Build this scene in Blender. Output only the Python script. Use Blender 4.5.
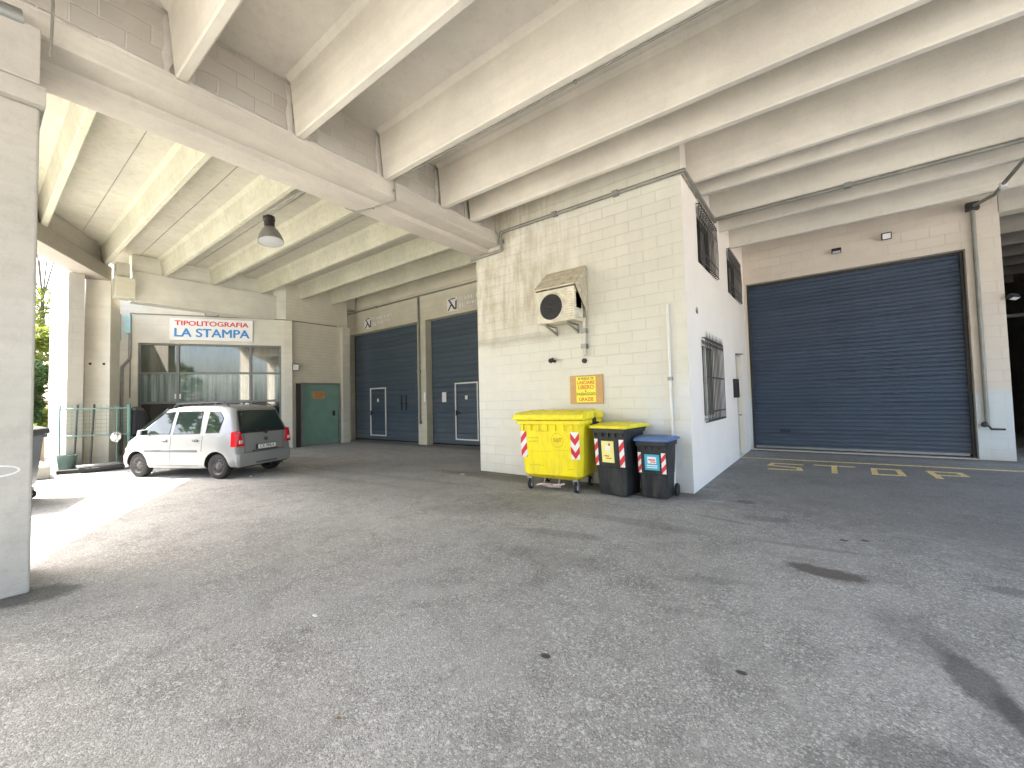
import bpy, bmesh, math, random
from mathutils import Matrix, Vector
random.seed(7)
R_ = math.radians
scene = bpy.context.scene
for _o in list(bpy.data.objects):
    bpy.data.objects.remove(_o)
COL = scene.collection

# ---------------------------------------------------------------- camera
YAW, PITCH, ROLL, FPX = 0.64674, 0.039776, -0.025065, 412.457
_f = Vector((-math.sin(YAW)*math.cos(PITCH), math.cos(YAW)*math.cos(PITCH), math.sin(PITCH)))
_r0 = Vector((math.cos(YAW), math.sin(YAW), 0)); _u0 = _r0.cross(_f)
_r = math.cos(ROLL)*_r0 + math.sin(ROLL)*_u0
_u = -math.sin(ROLL)*_r0 + math.cos(ROLL)*_u0
cd = bpy.data.cameras.new('camera'); cam = bpy.data.objects.new('camera', cd); COL.objects.link(cam)
cd.sensor_width = 36; cd.lens = FPX/1024*36; cd.clip_start = .05; cd.clip_end = 1500
cam.matrix_world = Matrix(((_r.x, _u.x, -_f.x, 0), (_r.y, _u.y, -_f.y, 0), (_r.z, _u.z, -_f.z, 1.6), (0, 0, 0, 1)))
scene.camera = cam

# ---------------------------------------------------------------- light
SUN_D = Vector((.70, .35, -1)).normalized()          # the way the light travels
w = bpy.data.worlds.new('World'); scene.world = w; w.use_nodes = True
_n = w.node_tree.nodes; _bg = _n['Background']
sky = _n.new('ShaderNodeTexSky'); sky.sky_type = 'NISHITA'; sky.sun_disc = False
sky.sun_elevation = math.asin(-SUN_D.z)
sky.sun_rotation = math.atan2(-SUN_D.x, -SUN_D.y)
sky.air_density = 1.0; sky.dust_density = 5.0; sky.ozone_density = 1.0
w.node_tree.links.new(sky.outputs[0], _bg.inputs[0]); _bg.inputs[1].default_value = .15
sl = bpy.data.lights.new('sun', 'SUN'); sl.energy = 4.6; sl.angle = R_(.5); sl.color = (1, .95, .87)
so = bpy.data.objects.new('sun', sl); COL.objects.link(so); so.location = (-20, -10, 30)
so.rotation_euler = SUN_D.to_track_quat('-Z', 'Y').to_euler()
scene.view_settings.view_transform = 'Standard'; scene.view_settings.look = 'None'
scene.view_settings.exposure = 3.02; scene.view_settings.gamma = 1
scene.view_settings.use_curve_mapping = False
scene.cycles.max_bounces = 14; scene.cycles.diffuse_bounces = 10; scene.cycles.glossy_bounces = 4
scene.cycles.sample_clamp_indirect = 8

# ---------------------------------------------------------------- materials
class NT:
    def __init__(s, name):
        s.m = bpy.data.materials.new(name); s.m.use_nodes = True
        s.t = s.m.node_tree; s.b = s.t.nodes['Principled BSDF']
        s._tc = None
    def N(s, typ, **kw):
        n = s.t.nodes.new(typ)
        for k, v in kw.items(): setattr(n, k, v)
        return n
    def L(s, a, b): s.t.links.new(a, b)
    def put(s, sock, v):
        if isinstance(v, bpy.types.NodeSocket): s.L(v, sock)
        elif isinstance(v, (tuple, list)):
            sock.default_value = tuple(v)+((1,) if len(v) == 3 and sock.type == 'RGBA' else ())
        else: sock.default_value = v
    def pos(s):
        if not s._tc: s._tc = s.N('ShaderNodeTexCoord').outputs['Object']
        return s._tc
    def math(s, op, a, b=0, c=0):
        n = s.N('ShaderNodeMath', operation=op); s.put(n.inputs[0], a); s.put(n.inputs[1], b); s.put(n.inputs[2], c); return n.outputs[0]
    def xyz(s, v=None):
        n = s.N('ShaderNodeSeparateXYZ'); s.L(v or s.pos(), n.inputs[0]); return n.outputs
    def vec(s, x, y, z):
        n = s.N('ShaderNodeCombineXYZ'); s.put(n.inputs[0], x); s.put(n.inputs[1], y); s.put(n.inputs[2], z); return n.outputs[0]
    def scale(s, v, k):
        n = s.N('ShaderNodeVectorMath', operation='MULTIPLY'); s.L(v, n.inputs[0]); n.inputs[1].default_value = k; return n.outputs[0]
    def noise(s, sc, det=4, rough=.55, v=None, dist=0):
        n = s.N('ShaderNodeTexNoise'); n.inputs['Scale'].default_value = sc; n.inputs['Detail'].default_value = det
        n.inputs['Roughness'].default_value = rough; n.inputs['Distortion'].default_value = dist
        s.L(v or s.pos(), n.inputs['Vector']); return n.outputs['Fac']
    def ramp(s, f, lo, hi, a=0, b=1):
        n = s.N('ShaderNodeMapRange'); n.inputs[1].default_value = lo; n.inputs[2].default_value = hi
        n.inputs[3].default_value = a; n.inputs[4].default_value = b; s.put(n.inputs[0], f); return n.outputs[0]
    def mix(s, f, a, b, mode='MIX'):
        n = s.N('ShaderNodeMix', data_type='RGBA', blend_type=mode); s.put(n.inputs[0], f); s.put(n.inputs[6], a); s.put(n.inputs[7], b); return n.outputs[2]
    def bump(s, h, strength=.3, dist=.01, prev=None):
        n = s.N('ShaderNodeBump'); n.inputs['Strength'].default_value = strength; n.inputs['Distance'].default_value = dist
        s.L(h, n.inputs['Height'])
        if prev: s.L(prev, n.inputs['Normal'])
        return n.outputs[0]
    def done(s, col, rough=.8, nor=None, metal=0, spec=.5):
        s.put(s.b.inputs['Base Color'], col); s.put(s.b.inputs['Roughness'], rough); s.put(s.b.inputs['Metallic'], metal)
        s.b.inputs['Specular IOR Level'].default_value = spec
        if nor: s.L(nor, s.b.inputs['Normal'])
        return s.m
def c3(c, k): return tuple(min(1, x*k) for x in c)
def worn(name, col, rough=.7, metal=0, var=.18, sc=3., bump=.15, spec=.5, fine=60):
    s = NT(name); a = s.noise(sc, 6, .6); b = s.noise(fine, 3, .6)
    f = s.math('ADD', s.math('MULTIPLY', a, .7), s.math('MULTIPLY', b, .3))
    col_ = s.mix(s.ramp(f, .3, .7), c3(col, 1-var), c3(col, 1+var))
    return s.done(col_, s.ramp(a, .3, .7, rough-.08, min(1, rough+.08)), s.bump(b, bump, .004) if bump else None, metal, spec)
M = {}
def block_mat(name, base, mort, bw=.5, bh=.2, stains='none', bumpk=.5, jit=.10, mw=.006):
    s = NT(name); X, Y, Z = s.xyz()
    uv = s.vec(s.math('ADD', X, Y), Z, 0)
    br = s.N('ShaderNodeTexBrick'); br.offset = .5
    s.L(uv, br.inputs['Vector']); br.inputs['Scale'].default_value = 1
    br.inputs['Brick Width'].default_value = bw; br.inputs['Row Height'].default_value = bh
    br.inputs['Mortar Size'].default_value = mw; br.inputs['Mortar Smooth'].default_value = .6
    br.inputs['Color1'].default_value = c3(base, 1-jit)+(1,); br.inputs['Color2'].default_value = c3(base, 1+jit*.6)+(1,)
    patchy = s.ramp(s.noise(.9, 4, .6), .42, .62)       # joints filled with paint in places
    br.inputs['Mortar'].default_value = mort+(1,)
    col = s.mix(s.ramp(patchy, 0, 1, .08, .7), s.mix(s.ramp(s.noise(2.2, 5, .65), .3, .7), c3(base, .93), c3(base, 1.04)), br.outputs['Color'])
    big = s.noise(.7, 5, .6)
    col = s.mix(s.ramp(big, .35, .7, 0, .35), col, c3(base, .82))
    if stains == 'front':
        stv = s.scale(s.pos(), (7, 7, .9)); st = s.math('ADD', s.math('MULTIPLY', s.noise(1, 5, .65, stv), .6), s.math('MULTIPLY', s.noise(2.6, 6, .7), .4))
        reg = s.math('MULTIPLY', s.ramp(s.math('ADD', X, s.math('MULTIPLY', s.noise(.8), 1.5)), -4.2, -2.4, 1, .12),
                     s.ramp(s.math('ADD', Z, s.math('MULTIPLY', s.noise(1.3), .8)), 3.0, 3.9, 0, 1))
        m_ = s.math('MULTIPLY', s.ramp(st, .42, .60), reg)
        col = s.mix(s.math('MULTIPLY', m_, .62), col, (.36, .30, .17))
        # dirty shelf line under the air conditioner and sooty ends
        ln = s.math('MULTIPLY', s.ramp(s.math('ABSOLUTE', s.math('SUBTRACT', s.math('ADD', Z, s.math('MULTIPLY', s.noise(3.), .22)), 3.03)), 0, .12, 1, 0), s.ramp(X, -4.2, -3.4, 1, 0))
        col = s.mix(s.math('MULTIPLY', ln, .4), col, (.22, .18, .12))
        # whiter touched-up paint low on the right of the face
        wp = s.math('MULTIPLY', s.ramp(s.math('ADD', Z, s.math('MULTIPLY', s.noise(1.5), 1.2)), 2.15, 2.65, 1, 0), s.ramp(s.math('ADD', X, s.math('MULTIPLY', s.noise(2.), .9)), -2.6, -2.0, .15, .85))
        col = s.mix(s.math('MULTIPLY', wp, s.ramp(s.noise(3, 4), .35, .6)), col, (.66, .68, .68))
    if stains == 'pillar':
        wp = s.ramp(s.math('ADD', Z, s.math('MULTIPLY', s.noise(2.), .5)), 1.75, 1.85, 1, 0)
        col = s.mix(s.math('MULTIPLY', wp, .75), col, (.60, .66, .66))
    low = s.ramp(s.math('ADD', Z, s.math('MULTIPLY', s.noise(4.), .3)), .1, .5, .5, 0)
    col = s.mix(low, col, c3(base, .62))
    h = s.math('ADD', s.math('MULTIPLY', br.outputs['Fac'], s.ramp(patchy, 0, 1, -.5, -1)), s.math('MULTIPLY', s.noise(55, 4, .7), .35))
    return s.done(col, .85, s.bump(h, bumpk, .012), 0, .3)
M['block_front'] = block_mat('painted_blocks_front', (.70, .68, .59), (.44, .41, .33), stains='front', jit=.045)
M['block_shade'] = block_mat('shaded_passage_blocks', (.30, .28, .24), (.2, .18, .15), .5, .25)  # darkness of the passage is put into this block colour
M['block_pillar'] = block_mat('painted_blocks_pillar', (.70, .62, .52), (.52, .45, .37), .5, .25, stains='pillar', jit=.05)
M['block_raw'] = block_mat('raw_concrete_blocks', (.54, .50, .44), (.80, .77, .70), .42, .21, bumpk=.9, jit=.25, mw=.012)
M['block_pier'] = block_mat('unpainted_block_pier', (.37, .34, .28), (.24, .22, .19), .5, .22)
def concrete(name, base, grain=.35, dirt=.3, streak=False):
    s = NT(name)
    a = s.noise(.8, 6, .62); b = s.noise(9, 6, .7); c = s.noise(110, 3, .6)
    col = s.mix(s.ramp(a, .35, .68), c3(base, 1.05), c3(base, .84))
    col = s.mix(s.math('MULTIPLY', s.ramp(b, .5, .72), dirt), col, c3(base, .6))
    X, Y, Z = s.xyz()
    lay = s.noise(1, 3, .6, s.vec(s.math('MULTIPLY', X, .25), s.math('MULTIPLY', Y, .6), s.math('MULTIPLY', Z, 9)))
    col = s.mix(s.ramp(lay, .42, .60, 0, .22), col, c3(base, .74))
    stip = s.noise(48, 2, .8); col = s.mix(s.math('MULTIPLY', s.ramp(stip, .54, .66), s.ramp(a, .4, .6, .08, .3)), col, c3(base, .62))
    pits = s.N('ShaderNodeTexVoronoi'); pits.inputs['Scale'].default_value = 22; s.L(s.pos(), pits.inputs['Vector'])
    pit = s.math('MULTIPLY', s.ramp(pits.outputs['Distance'], .03, .09, 1, 0), s.ramp(s.noise(3.1, 2), .5, .62))
    col = s.mix(s.math('MULTIPLY', pit, .55), col, c3(base, .4))
    if streak:
        st = s.noise(1, 5, .65, s.scale(s.pos(), (5, 5, .5)))
        col = s.mix(s.math('MULTIPLY', s.ramp(st, .52, .72), .4), col, c3((.75, .85, .45), max(base)*.8))
    h = s.math('ADD', s.math('MULTIPLY', c, .3), s.math('ADD', s.math('MULTIPLY', b, .6), s.math('MULTIPLY', pit, -1.2)))
    return s.done(col, .82, s.bump(h, grain, .008), 0, .3)
M['beam'] = concrete('painted_beam_concrete', (.72, .675, .585), .25, .16)
M['beam_left'] = concrete('green_lit_beam_concrete', (.57, .55, .43), .3, .6, True)  # stained; yellow-green light from outside is mixed into the colour
M['soffit_left'] = concrete('stained_soffit_concrete', (.54, .515, .43), .3, .45, True)
M['soffit'] = concrete('soffit_concrete', (.70, .66, .585), .3, .3)
M['girder'] = concrete('girder_concrete', (.60, .555, .48), .3, .25)
M['girder_dark'] = concrete('outer_girder_concrete', (.40, .365, .31), .4, .3)
M['column'] = concrete('column_concrete', (.52, .49, .435), .5, .35)
M['column_pale'] = concrete('pale_column_concrete', (.70, .66, .56), .2, .12)
def plaster():
    s = NT('white_plaster'); a = s.noise(1.1, 5, .6); Z = s.xyz()[2]
    col = s.mix(s.ramp(a, .35, .7), (.89, .81, .72), (.85, .77, .68))
    low = s.ramp(s.math('ADD', Z, s.math('MULTIPLY', s.noise(3.5), .3)), .12, .42, .6, 0)
    col = s.mix(low, col, (.74, .72, .69))
    return s.done(col, .8, s.bump(s.noise(38, 4, .6), .12, .006), 0, .3)
M['plaster'] = plaster()
M['cream'] = concrete('cream_render', (.62, .585, .46), .15, .1)
M['shop_wall'] = concrete('pale_shop_render', (.72, .70, .61), .15, .1)
def siding():
    s = NT('ribbed_brick_siding'); X, Y, Z = s.xyz()
    wv = s.math('FRACT', s.math('MULTIPLY', Z, 8.0)); j = s.ramp(wv, 0, .14, 0, 1)
    col = s.mix(j, (.52, .48, .39), s.mix(s.ramp(s.noise(3), .3, .7), (.70, .655, .54), (.64, .60, .49)))
    return s.done(col, .85, s.bump(j, .4, .01), 0, .3)
M['siding'] = siding()

def asphalt():
    s = NT('worn_asphalt'); X, Y, Z = s.xyz(); p = s.pos()
    big = s.noise(.45, 6, .65); mid = s.noise(2.6, 7, .7, dist=.6); fine = s.noise(95, 3, .75); m3 = s.noise(11, 5, .7)
    vor = s.N('ShaderNodeTexVoronoi'); vor.inputs['Scale'].default_value = 125; s.L(p, vor.inputs['Vector'])
    vr = s.xyz(vor.outputs['Color'])[0]
    vo2 = s.N('ShaderNodeTexVoronoi'); vo2.inputs['Scale'].default_value = 58; s.L(p, vo2.inputs['Vector'])
    vr2 = s.xyz(vo2.outputs['Color'])[1]
    base = s.mix(s.ramp(big, .36, .62), (.225, .222, .206), (.37, .366, .342))
    base = s.mix(s.ramp(mid, .40, .62, 0, .55), base, (.44, .435, .41))
    base = s.mix(s.ramp(mid, .30, .46, .5, 0), base, (.17, .172, .165))
    base = s.mix(s.ramp(m3, .32, .48, .35, 0), base, (.16, .16, .155))
    near = s.ramp(s.noise(1.1, 4, .6), .35, .6, .55, 1)
    col = s.mix(s.math('MULTIPLY', s.ramp(vr, .80, .92, 0, .75), near), base, (.62, .62, .60))            # pale aggregate
    col = s.mix(s.math('MULTIPLY', s.ramp(vr, .0, .3, .7, 0), near), col, (.075, .075, .072))           # dark gaps
    col = s.mix(s.math('MULTIPLY', s.ramp(vr2, .88, .96, 0, .5), near), col, (.70, .70, .68))
    col = s.mix(s.ramp(fine, .3, .7, .3, 0), col, (.09, .09, .09))
    def ell(cx, cy, rx, ry, ang, soft=.22, nz=.5, ns=3.):
        ca, sa = math.cos(ang), math.sin(ang)
        dx = s.math('SUBTRACT', X, cx); dy = s.math('SUBTRACT', Y, cy)
        a = s.math('DIVIDE', s.math('ADD', s.math('MULTIPLY', dx, ca), s.math('MULTIPLY', dy, sa)), rx)
        b = s.math('DIVIDE', s.math('SUBTRACT', s.math('MULTIPLY', dy, ca), s.math('MULTIPLY', dx, sa)), ry)
        r = s.math('SQRT', s.math('ADD', s.math('MULTIPLY', a, a), s.math('MULTIPLY', b, b)))
        r = s.math('ADD', r, s.math('MULTIPLY', s.math('SUBTRACT', s.noise(ns*2.2, 7, .75, dist=.8), .5), nz*2.6))
        return s.ramp(r, 1-soft, 1+soft, 1, 0)
    # oil stains, drips, dark patches, repaired spots; contact shadow painted at the near column
    for cx, cy, rx, ry, an, k, c in [
        (-.05, 4.64, .30, .13, -.12, .8, (.075, .06, .052)), (.60, 3.34, .11, .30, .18, .68, (.07, .07, .066)), (.68, 3.1, .05, .2, .1, .6, (.05, .05, .047)), (.5, 3.68, .05, .16, .3, .35, (.1, .1, .095)), (1.5, 4.2, .5, .1, .5, .35, (.1, .1, .1)), (-.2, 5.3, .5, .06, .1, .35, (.1, .1, .1)), (-1.1, 5.9, .35, .05, -.2, .4, (.09, .09, .09)), (-.9, 3.9, .3, .08, .4, .3, (.1, .1, .1)), (-8.5, 4.9, 2.5, .12, .05, .25, (.12, .12, .12)), (-8.0, 5.6, 3., .12, .08, .25, (.12, .12, .12)), (-4.2, 4.6, .8, .3, .5, .3, (.12, .115, .1)), (.42, 3.8, .35, .2, 1.9, .25, (.05, .05, .05)),
        (-1.0, 7.03, .16, .1, 0, .6, (.06, .06, .055)), (1.12, 4.97, .14, .10, 0, .5, (.08, .08, .078)),
        (-.7, 6.2, .3, .12, .3, .35, (.07, .07, .07)), (-1.9, 5.2, .7, .15, 0, .3, (.08, .075, .065)), (-2.6, 4.3, .5, .12, .2, .35, (.08, .075, .07)),
        (-3.6, 5.4, 1.2, .5, .2, .28, (.10, .092, .075)), (-2.3, 3.6, .6, .2, .1, .25, (.09, .09, .085)), (.3, 2.5, .3, .16, .3, .4, (.07, .07, .07)), (-7.5, 6.1, 3.4, 2.4, 0, .30, (.085, .08, .07)), (-5.2, 6.75, 2.2, .25, 0, .5, (.08, .07, .05)),
        (1.2, 9.4, 3.4, 3.6, 0, .5, (.095, .093, .088)), (-5.6, .38, .30, .22, 1.1, .7, (.05, .05, .05)), (-13.0, 5.6, 1.6, .8, .4, .4, (.06, .06, .06)),  # ellipse at the near column's foot paints its contact shadow
        (-.45, 2.72, .03, .02, 0, .9, (.03, .03, .03)), (-1.46, 2.21, .035, .025, 0, .95, (.02, .02, .02)), (.1, 5.75, .04, .03, 0, .9, (.03, .03, .03)), (.28, 5.85, .04, .03, 0, .9, (.03, .03, .03))]:
        col = s.mix(s.math('MULTIPLY', ell(cx, cy, rx, ry, an, nz=.5 if rx > .1 else .1), k), col, c)
    for cx, cy, rx, ry, an, k in [(-1.78, 6.62, .16, .05, .0, .7), (-1.42, 6.85, .15, .05, .3, .7), (-2.75, 2.35, .16, .1, .5, .5), (-2.55, 2.6, .12, .1, .5, .4), (-4.48, 1.35, .05, .03, 0, .8),
                              (-3.7, 3.4, .4, .2, .4, .3), (-2.0, 1.9, .5, .35, .4, .28), (-5.3, 3.2, .7, .35, .4, .22), (-3.1, 2.7, .22, .1, 1.2, .35), (-1.35, 3.1, .2, .12, .3, .3), (-2.5, 4.6, 1.2, .05, .05, .3)]:
        col = s.mix(s.math('MULTIPLY', ell(cx, cy, rx, ry, an, .5, .6, 7.), k), col, (.36, .36, .35))
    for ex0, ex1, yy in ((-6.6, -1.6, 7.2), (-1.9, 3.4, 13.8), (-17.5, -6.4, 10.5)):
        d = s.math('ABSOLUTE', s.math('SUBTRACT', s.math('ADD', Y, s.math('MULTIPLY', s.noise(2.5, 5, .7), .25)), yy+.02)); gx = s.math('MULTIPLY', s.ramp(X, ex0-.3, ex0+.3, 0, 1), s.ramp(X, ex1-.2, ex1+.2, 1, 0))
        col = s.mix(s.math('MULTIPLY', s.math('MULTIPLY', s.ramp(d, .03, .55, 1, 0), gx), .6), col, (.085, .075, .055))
    # long paving joint, slightly pale with a dark edge
    wob = s.math('MULTIPLY', s.math('SUBTRACT', s.noise(1.4, 4), .5), .22)
    dj = s.math('ABSOLUTE', s.math('SUBTRACT', s.math('ADD', Y, wob), 3.74)); inx = s.math('MULTIPLY', s.ramp(X, -9.0, -8.5, 0, 1), s.ramp(X, -2.9, -2.2, 1, 0))
    col = s.mix(s.math('MULTIPLY', s.math('MULTIPLY', s.ramp(dj, .015, .05, 1, 0), inx), .4), col, (.30, .30, .29))
    ck = s.N('ShaderNodeTexVoronoi', feature='DISTANCE_TO_EDGE'); ck.inputs['Scale'].default_value = .55
    s.L(s.scale(s.vec(s.math('ADD', X, s.math('MULTIPLY', s.noise(1.8, 5), .8)), s.math('ADD', Y, s.math('MULTIPLY', s.noise(2.1, 5), .8)), 0), (1, 1, 1)), ck.inputs['Vector'])
    crk = s.math('MULTIPLY', s.ramp(ck.outputs['Distance'], .002, .009, 1, 0), s.ramp(s.noise(.5, 2), .5, .58))
    col = s.mix(s.math('MULTIPLY', crk, .25), col, (.035, .035, .035))
    h = s.math('ADD', s.math('MULTIPLY', vor.outputs['Distance'], -1.0), s.math('ADD', s.math('MULTIPLY', vo2.outputs['Distance'], -.7), s.math('MULTIPLY', fine, .5)))
    return s.done(col, s.ramp(mid, .3, .7, .72, .9), s.bump(h, .55, .006), 0, .4)
M['asphalt'] = asphalt()
def roadpaint(name, c):
    s = NT(name); f = s.ramp(s.noise(30, 5, .7), .34, .50); g = s.ramp(s.noise(3, 3), .3, .6)
    return s.done(s.mix(s.math('MULTIPLY', f, s.ramp(g, 0, 1, .75, 1)), (.15, .145, .12), c), .8, s.bump(s.noise(90), .4, .004))
M['yellow_line'] = roadpaint('worn_yellow_paint', (.86, .66, .26))
def shutter(name, c, c2):
    s = NT(name); X, Y, Z = s.xyz(); a = s.noise(1.2, 5, .6); sc = s.noise(1, 4, .6, s.scale(s.pos(), (.5, .5, 9)))
    col = s.mix(s.ramp(a, .3, .7), c, c2)
    col = s.mix(s.math('MULTIPLY', s.ramp(sc, .5, .75), .4), col, c3(c2, 1.5))
    wn = s.N('ShaderNodeTexWhiteNoise', noise_dimensions='1D'); s.L(s.math('FLOOR', s.math('MULTIPLY', Z, 9.5238)), wn.inputs['W'])
    col = s.mix(s.math('MULTIPLY', wn.outputs['Value'], .35), col, c3(c2, 1.45))
    scr = s.noise(1, 5, .7, s.vec(s.math('MULTIPLY', X, 1.2), 0, s.math('MULTIPLY', Z, 14)), dist=1.5); col = s.mix(s.ramp(scr, .66, .72, 0, .35), col, (.25, .27, .29))
    dust = s.ramp(s.math('ADD', Z, s.math('MULTIPLY', s.noise(2.), .8)), .5, 1.6, .25, 0)
    col = s.mix(dust, col, (.16, .17, .18))
    return s.done(col, s.ramp(a, .3, .7, .5, .65), s.bump(s.noise(2.5, 3), .6, .03), .0, .4)
M['shutter'] = shutter('navy_shutter_paint', (.038, .056, .088), (.055, .077, .115))
M['shutter_left'] = shutter('slate_shutter_paint', (.045, .065, .088), (.065, .088, .112))
def P(name, c, r=.5, m=0, **k): M[name] = worn(name, c, r, m, **k)
P('grey_metal', (.30, .30, .29), .5, .6, var=.25)
P('dark_metal', (.055, .05, .045), .6, .3, var=.3)
P('grille_metal', (.07, .062, .055), .7, .2, var=.35)
P('conduit_metal', (.27, .265, .23), .55, .4, var=.3)
P('green_door', (.20, .34, .28), .5, 0, var=.12)
P('green_metal', (.10, .19, .16), .6, .2, var=.35)
P('white_paint', (.75, .74, .70), .5, 0, var=.08)
P('offwhite', (.62, .60, .52), .6, 0, var=.15)
P('ac_white', (.66, .62, .49), .6, 0, var=.3, sc=6)
P('ac_hood', (.56, .50, .38), .75, 0, var=.45, sc=9)
P('black', (.015, .015, .016), .55, 0, var=.3)
P('rubber', (.022, .021, .02), .85, 0, var=.3)
P('bin_yellow', (.95, .78, .01), .42, 0, var=.06, sc=4, bump=.03)
P('lid_yellow', (.84, .74, .02), .4, 0, var=.06, bump=.03)
P('bin_grey', (.030, .033, .036), .5, 0, var=.3, sc=5, bump=.06)
P('lid_blue', (.10, .19, .42), .4, 0, var=.15, bump=.03)
def plastic(name, c, dirt, k):
    s = NT(name); Z = s.xyz()[2]; st = s.noise(1, 6, .7, s.scale(s.pos(), (9, 9, 2.2))); f = s.math('MULTIPLY', s.ramp(st, .45, .70), s.math('ADD', k, s.ramp(Z, 0, .7, k, 0)))
    col = s.mix(f, s.mix(s.ramp(s.noise(3), .3, .7), c3(c, .92), c), dirt); scf = s.noise(1, 5, .7, s.scale(s.pos(), (30, 30, 4)), .8)
    M[name] = s.done(s.mix(s.ramp(scf, .66, .74, 0, .3), col, c3(c, 1.6) if max(c) < .3 else c3(c, .7)), s.ramp(st, .4, .7, .38, .65), s.bump(s.noise(60), .04, .003), 0, .45)
plastic('bin_yellow', (.95, .78, .01), (.50, .40, .08), .3); plastic('lid_yellow', (.90, .78, .02), (.45, .38, .10), .45)
plastic('bin_grey', (.014, .016, .018), (.07, .068, .06), .35); plastic('lid_blue', (.10, .19, .42), (.25, .27, .30), .4)
P('tag_red', (.62, .03, .04), .4, 0, var=.08, bump=0)
P('tag_white', (.80, .78, .76), .4, 0, var=.05, bump=0)
P('tag_yellow', (.80, .76, .25), .5, 0, var=.06, bump=0)
P('tag_blue', (.05, .42, .56), .5, 0, var=.06, bump=0)
P('tag_dark', (.05, .05, .05), .6, 0, var=.05, bump=0)
P('tag_olive', (.50, .41, .02), .6, 0, var=.05, bump=0)
P('board', (.55, .33, .13), .7, 0, var=.15)
P('notice_yellow', (.90, .74, .05), .5, 0, var=.05, bump=0)
P('notice_red', (.55, .12, .03), .5, 0, var=.05, bump=0)
P('notice_green', (.20, .22, .02), .5, 0, var=.05, bump=0)
P('sign_white', (.82, .82, .80), .4, 0, var=.03, bump=0)
P('sign_red', (.62, .045, .055), .4, 0, var=.05, bump=0)
P('sign_blue', (.03, .24, .60), .4, 0, var=.05, bump=0)
P('frame_grey', (.16, .17, .165), .45, .3, var=.2)
P('timber', (.22, .16, .10), .8, 0, var=.3)
P('pot_green', (.09, .14, .115), .7, 0, var=.2)
P('pale_blue', (.35, .58, .62), .4, 0, var=.1)
P('bark', (.10, .075, .05), .9, 0, var=.3)
P('trim_grey', (.09, .095, .10), .6, 0, var=.1, bump=0)
P('steel_rim', (.10, .095, .09), .55, .5, var=.3)
P('wheel_alu', (.35, .34, .33), .45, .7, var=.2)
P('lamp_metal', (.30, .30, .28), .5, .5, var=.3)
def gloss(name, c, r, spec=.5, metal=0, coat=0):
    s = NT(name); m = s.done(c, r, None, metal, spec)
    s.b.inputs['Coat Weight'].default_value = coat; s.b.inputs['Coat Roughness'].default_value = .04; M[name] = m; return s
gloss('car_paint', (.27, .272, .268), .36, .5, .2, .3)
gloss('car_glass', (.02, .032, .03), .03, .6, 0, 0)
gloss('tail_red', (.55, .006, .012), .2, .3, 0, .15)
gloss('tail_clear', (.55, .40, .40), .12, .8, 0, 1)
gloss('lens', (.55, .56, .55), .15, .8)
gloss('chrome', (.6, .6, .6), .15, .5, 1)
def pane(name, lo, hi, k):
    s = NT(name); X, Y, Z = s.xyz()
    st = s.noise(1, 4, .6, s.vec(s.math('MULTIPLY', s.math('ADD', X, s.math('MULTIPLY', Y, 1.7)), k), s.math('MULTIPLY', Z, .35), 0))
    s.done(s.mix(s.ramp(st, .4, .62), lo, hi), .03, None, 0, .9); s.b.inputs['IOR'].default_value = 1.75; M[name] = s.m
pane('pane_upper', (.05, .06, .05), (.10, .11, .09), 1.2)
pane('pane_curtain', (.10, .145, .135), (.28, .33, .31), 4.5)
pane('pane_lower', (.025, .028, .026), (.05, .045, .04), 1.5)
def leafmat(name, a, b):
    s = NT(name); oi = s.N('ShaderNodeNewGeometry'); col = s.mix(oi.outputs['Random Per Island'], a, b)
    m = s.done(col, .6, None, 0, .3); s.b.inputs['Transmission Weight'].default_value = 0
    tr = s.N('ShaderNodeBsdfTranslucent'); s.L(col, tr.inputs[0]); ms = s.N('ShaderNodeMixShader'); ms.inputs[0].default_value = .4
    out = s.t.nodes['Material Output']; s.L(s.b.outputs[0], ms.inputs[1]); s.L(tr.outputs[0], ms.inputs[2]); s.L(ms.outputs[0], out.inputs[0]); M[name] = m
leafmat('leaf_bright', (.10, .14, .02), (.16, .18, .03))
leafmat('leaf_dark', (.03, .065, .02), (.06, .10, .03))

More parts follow.
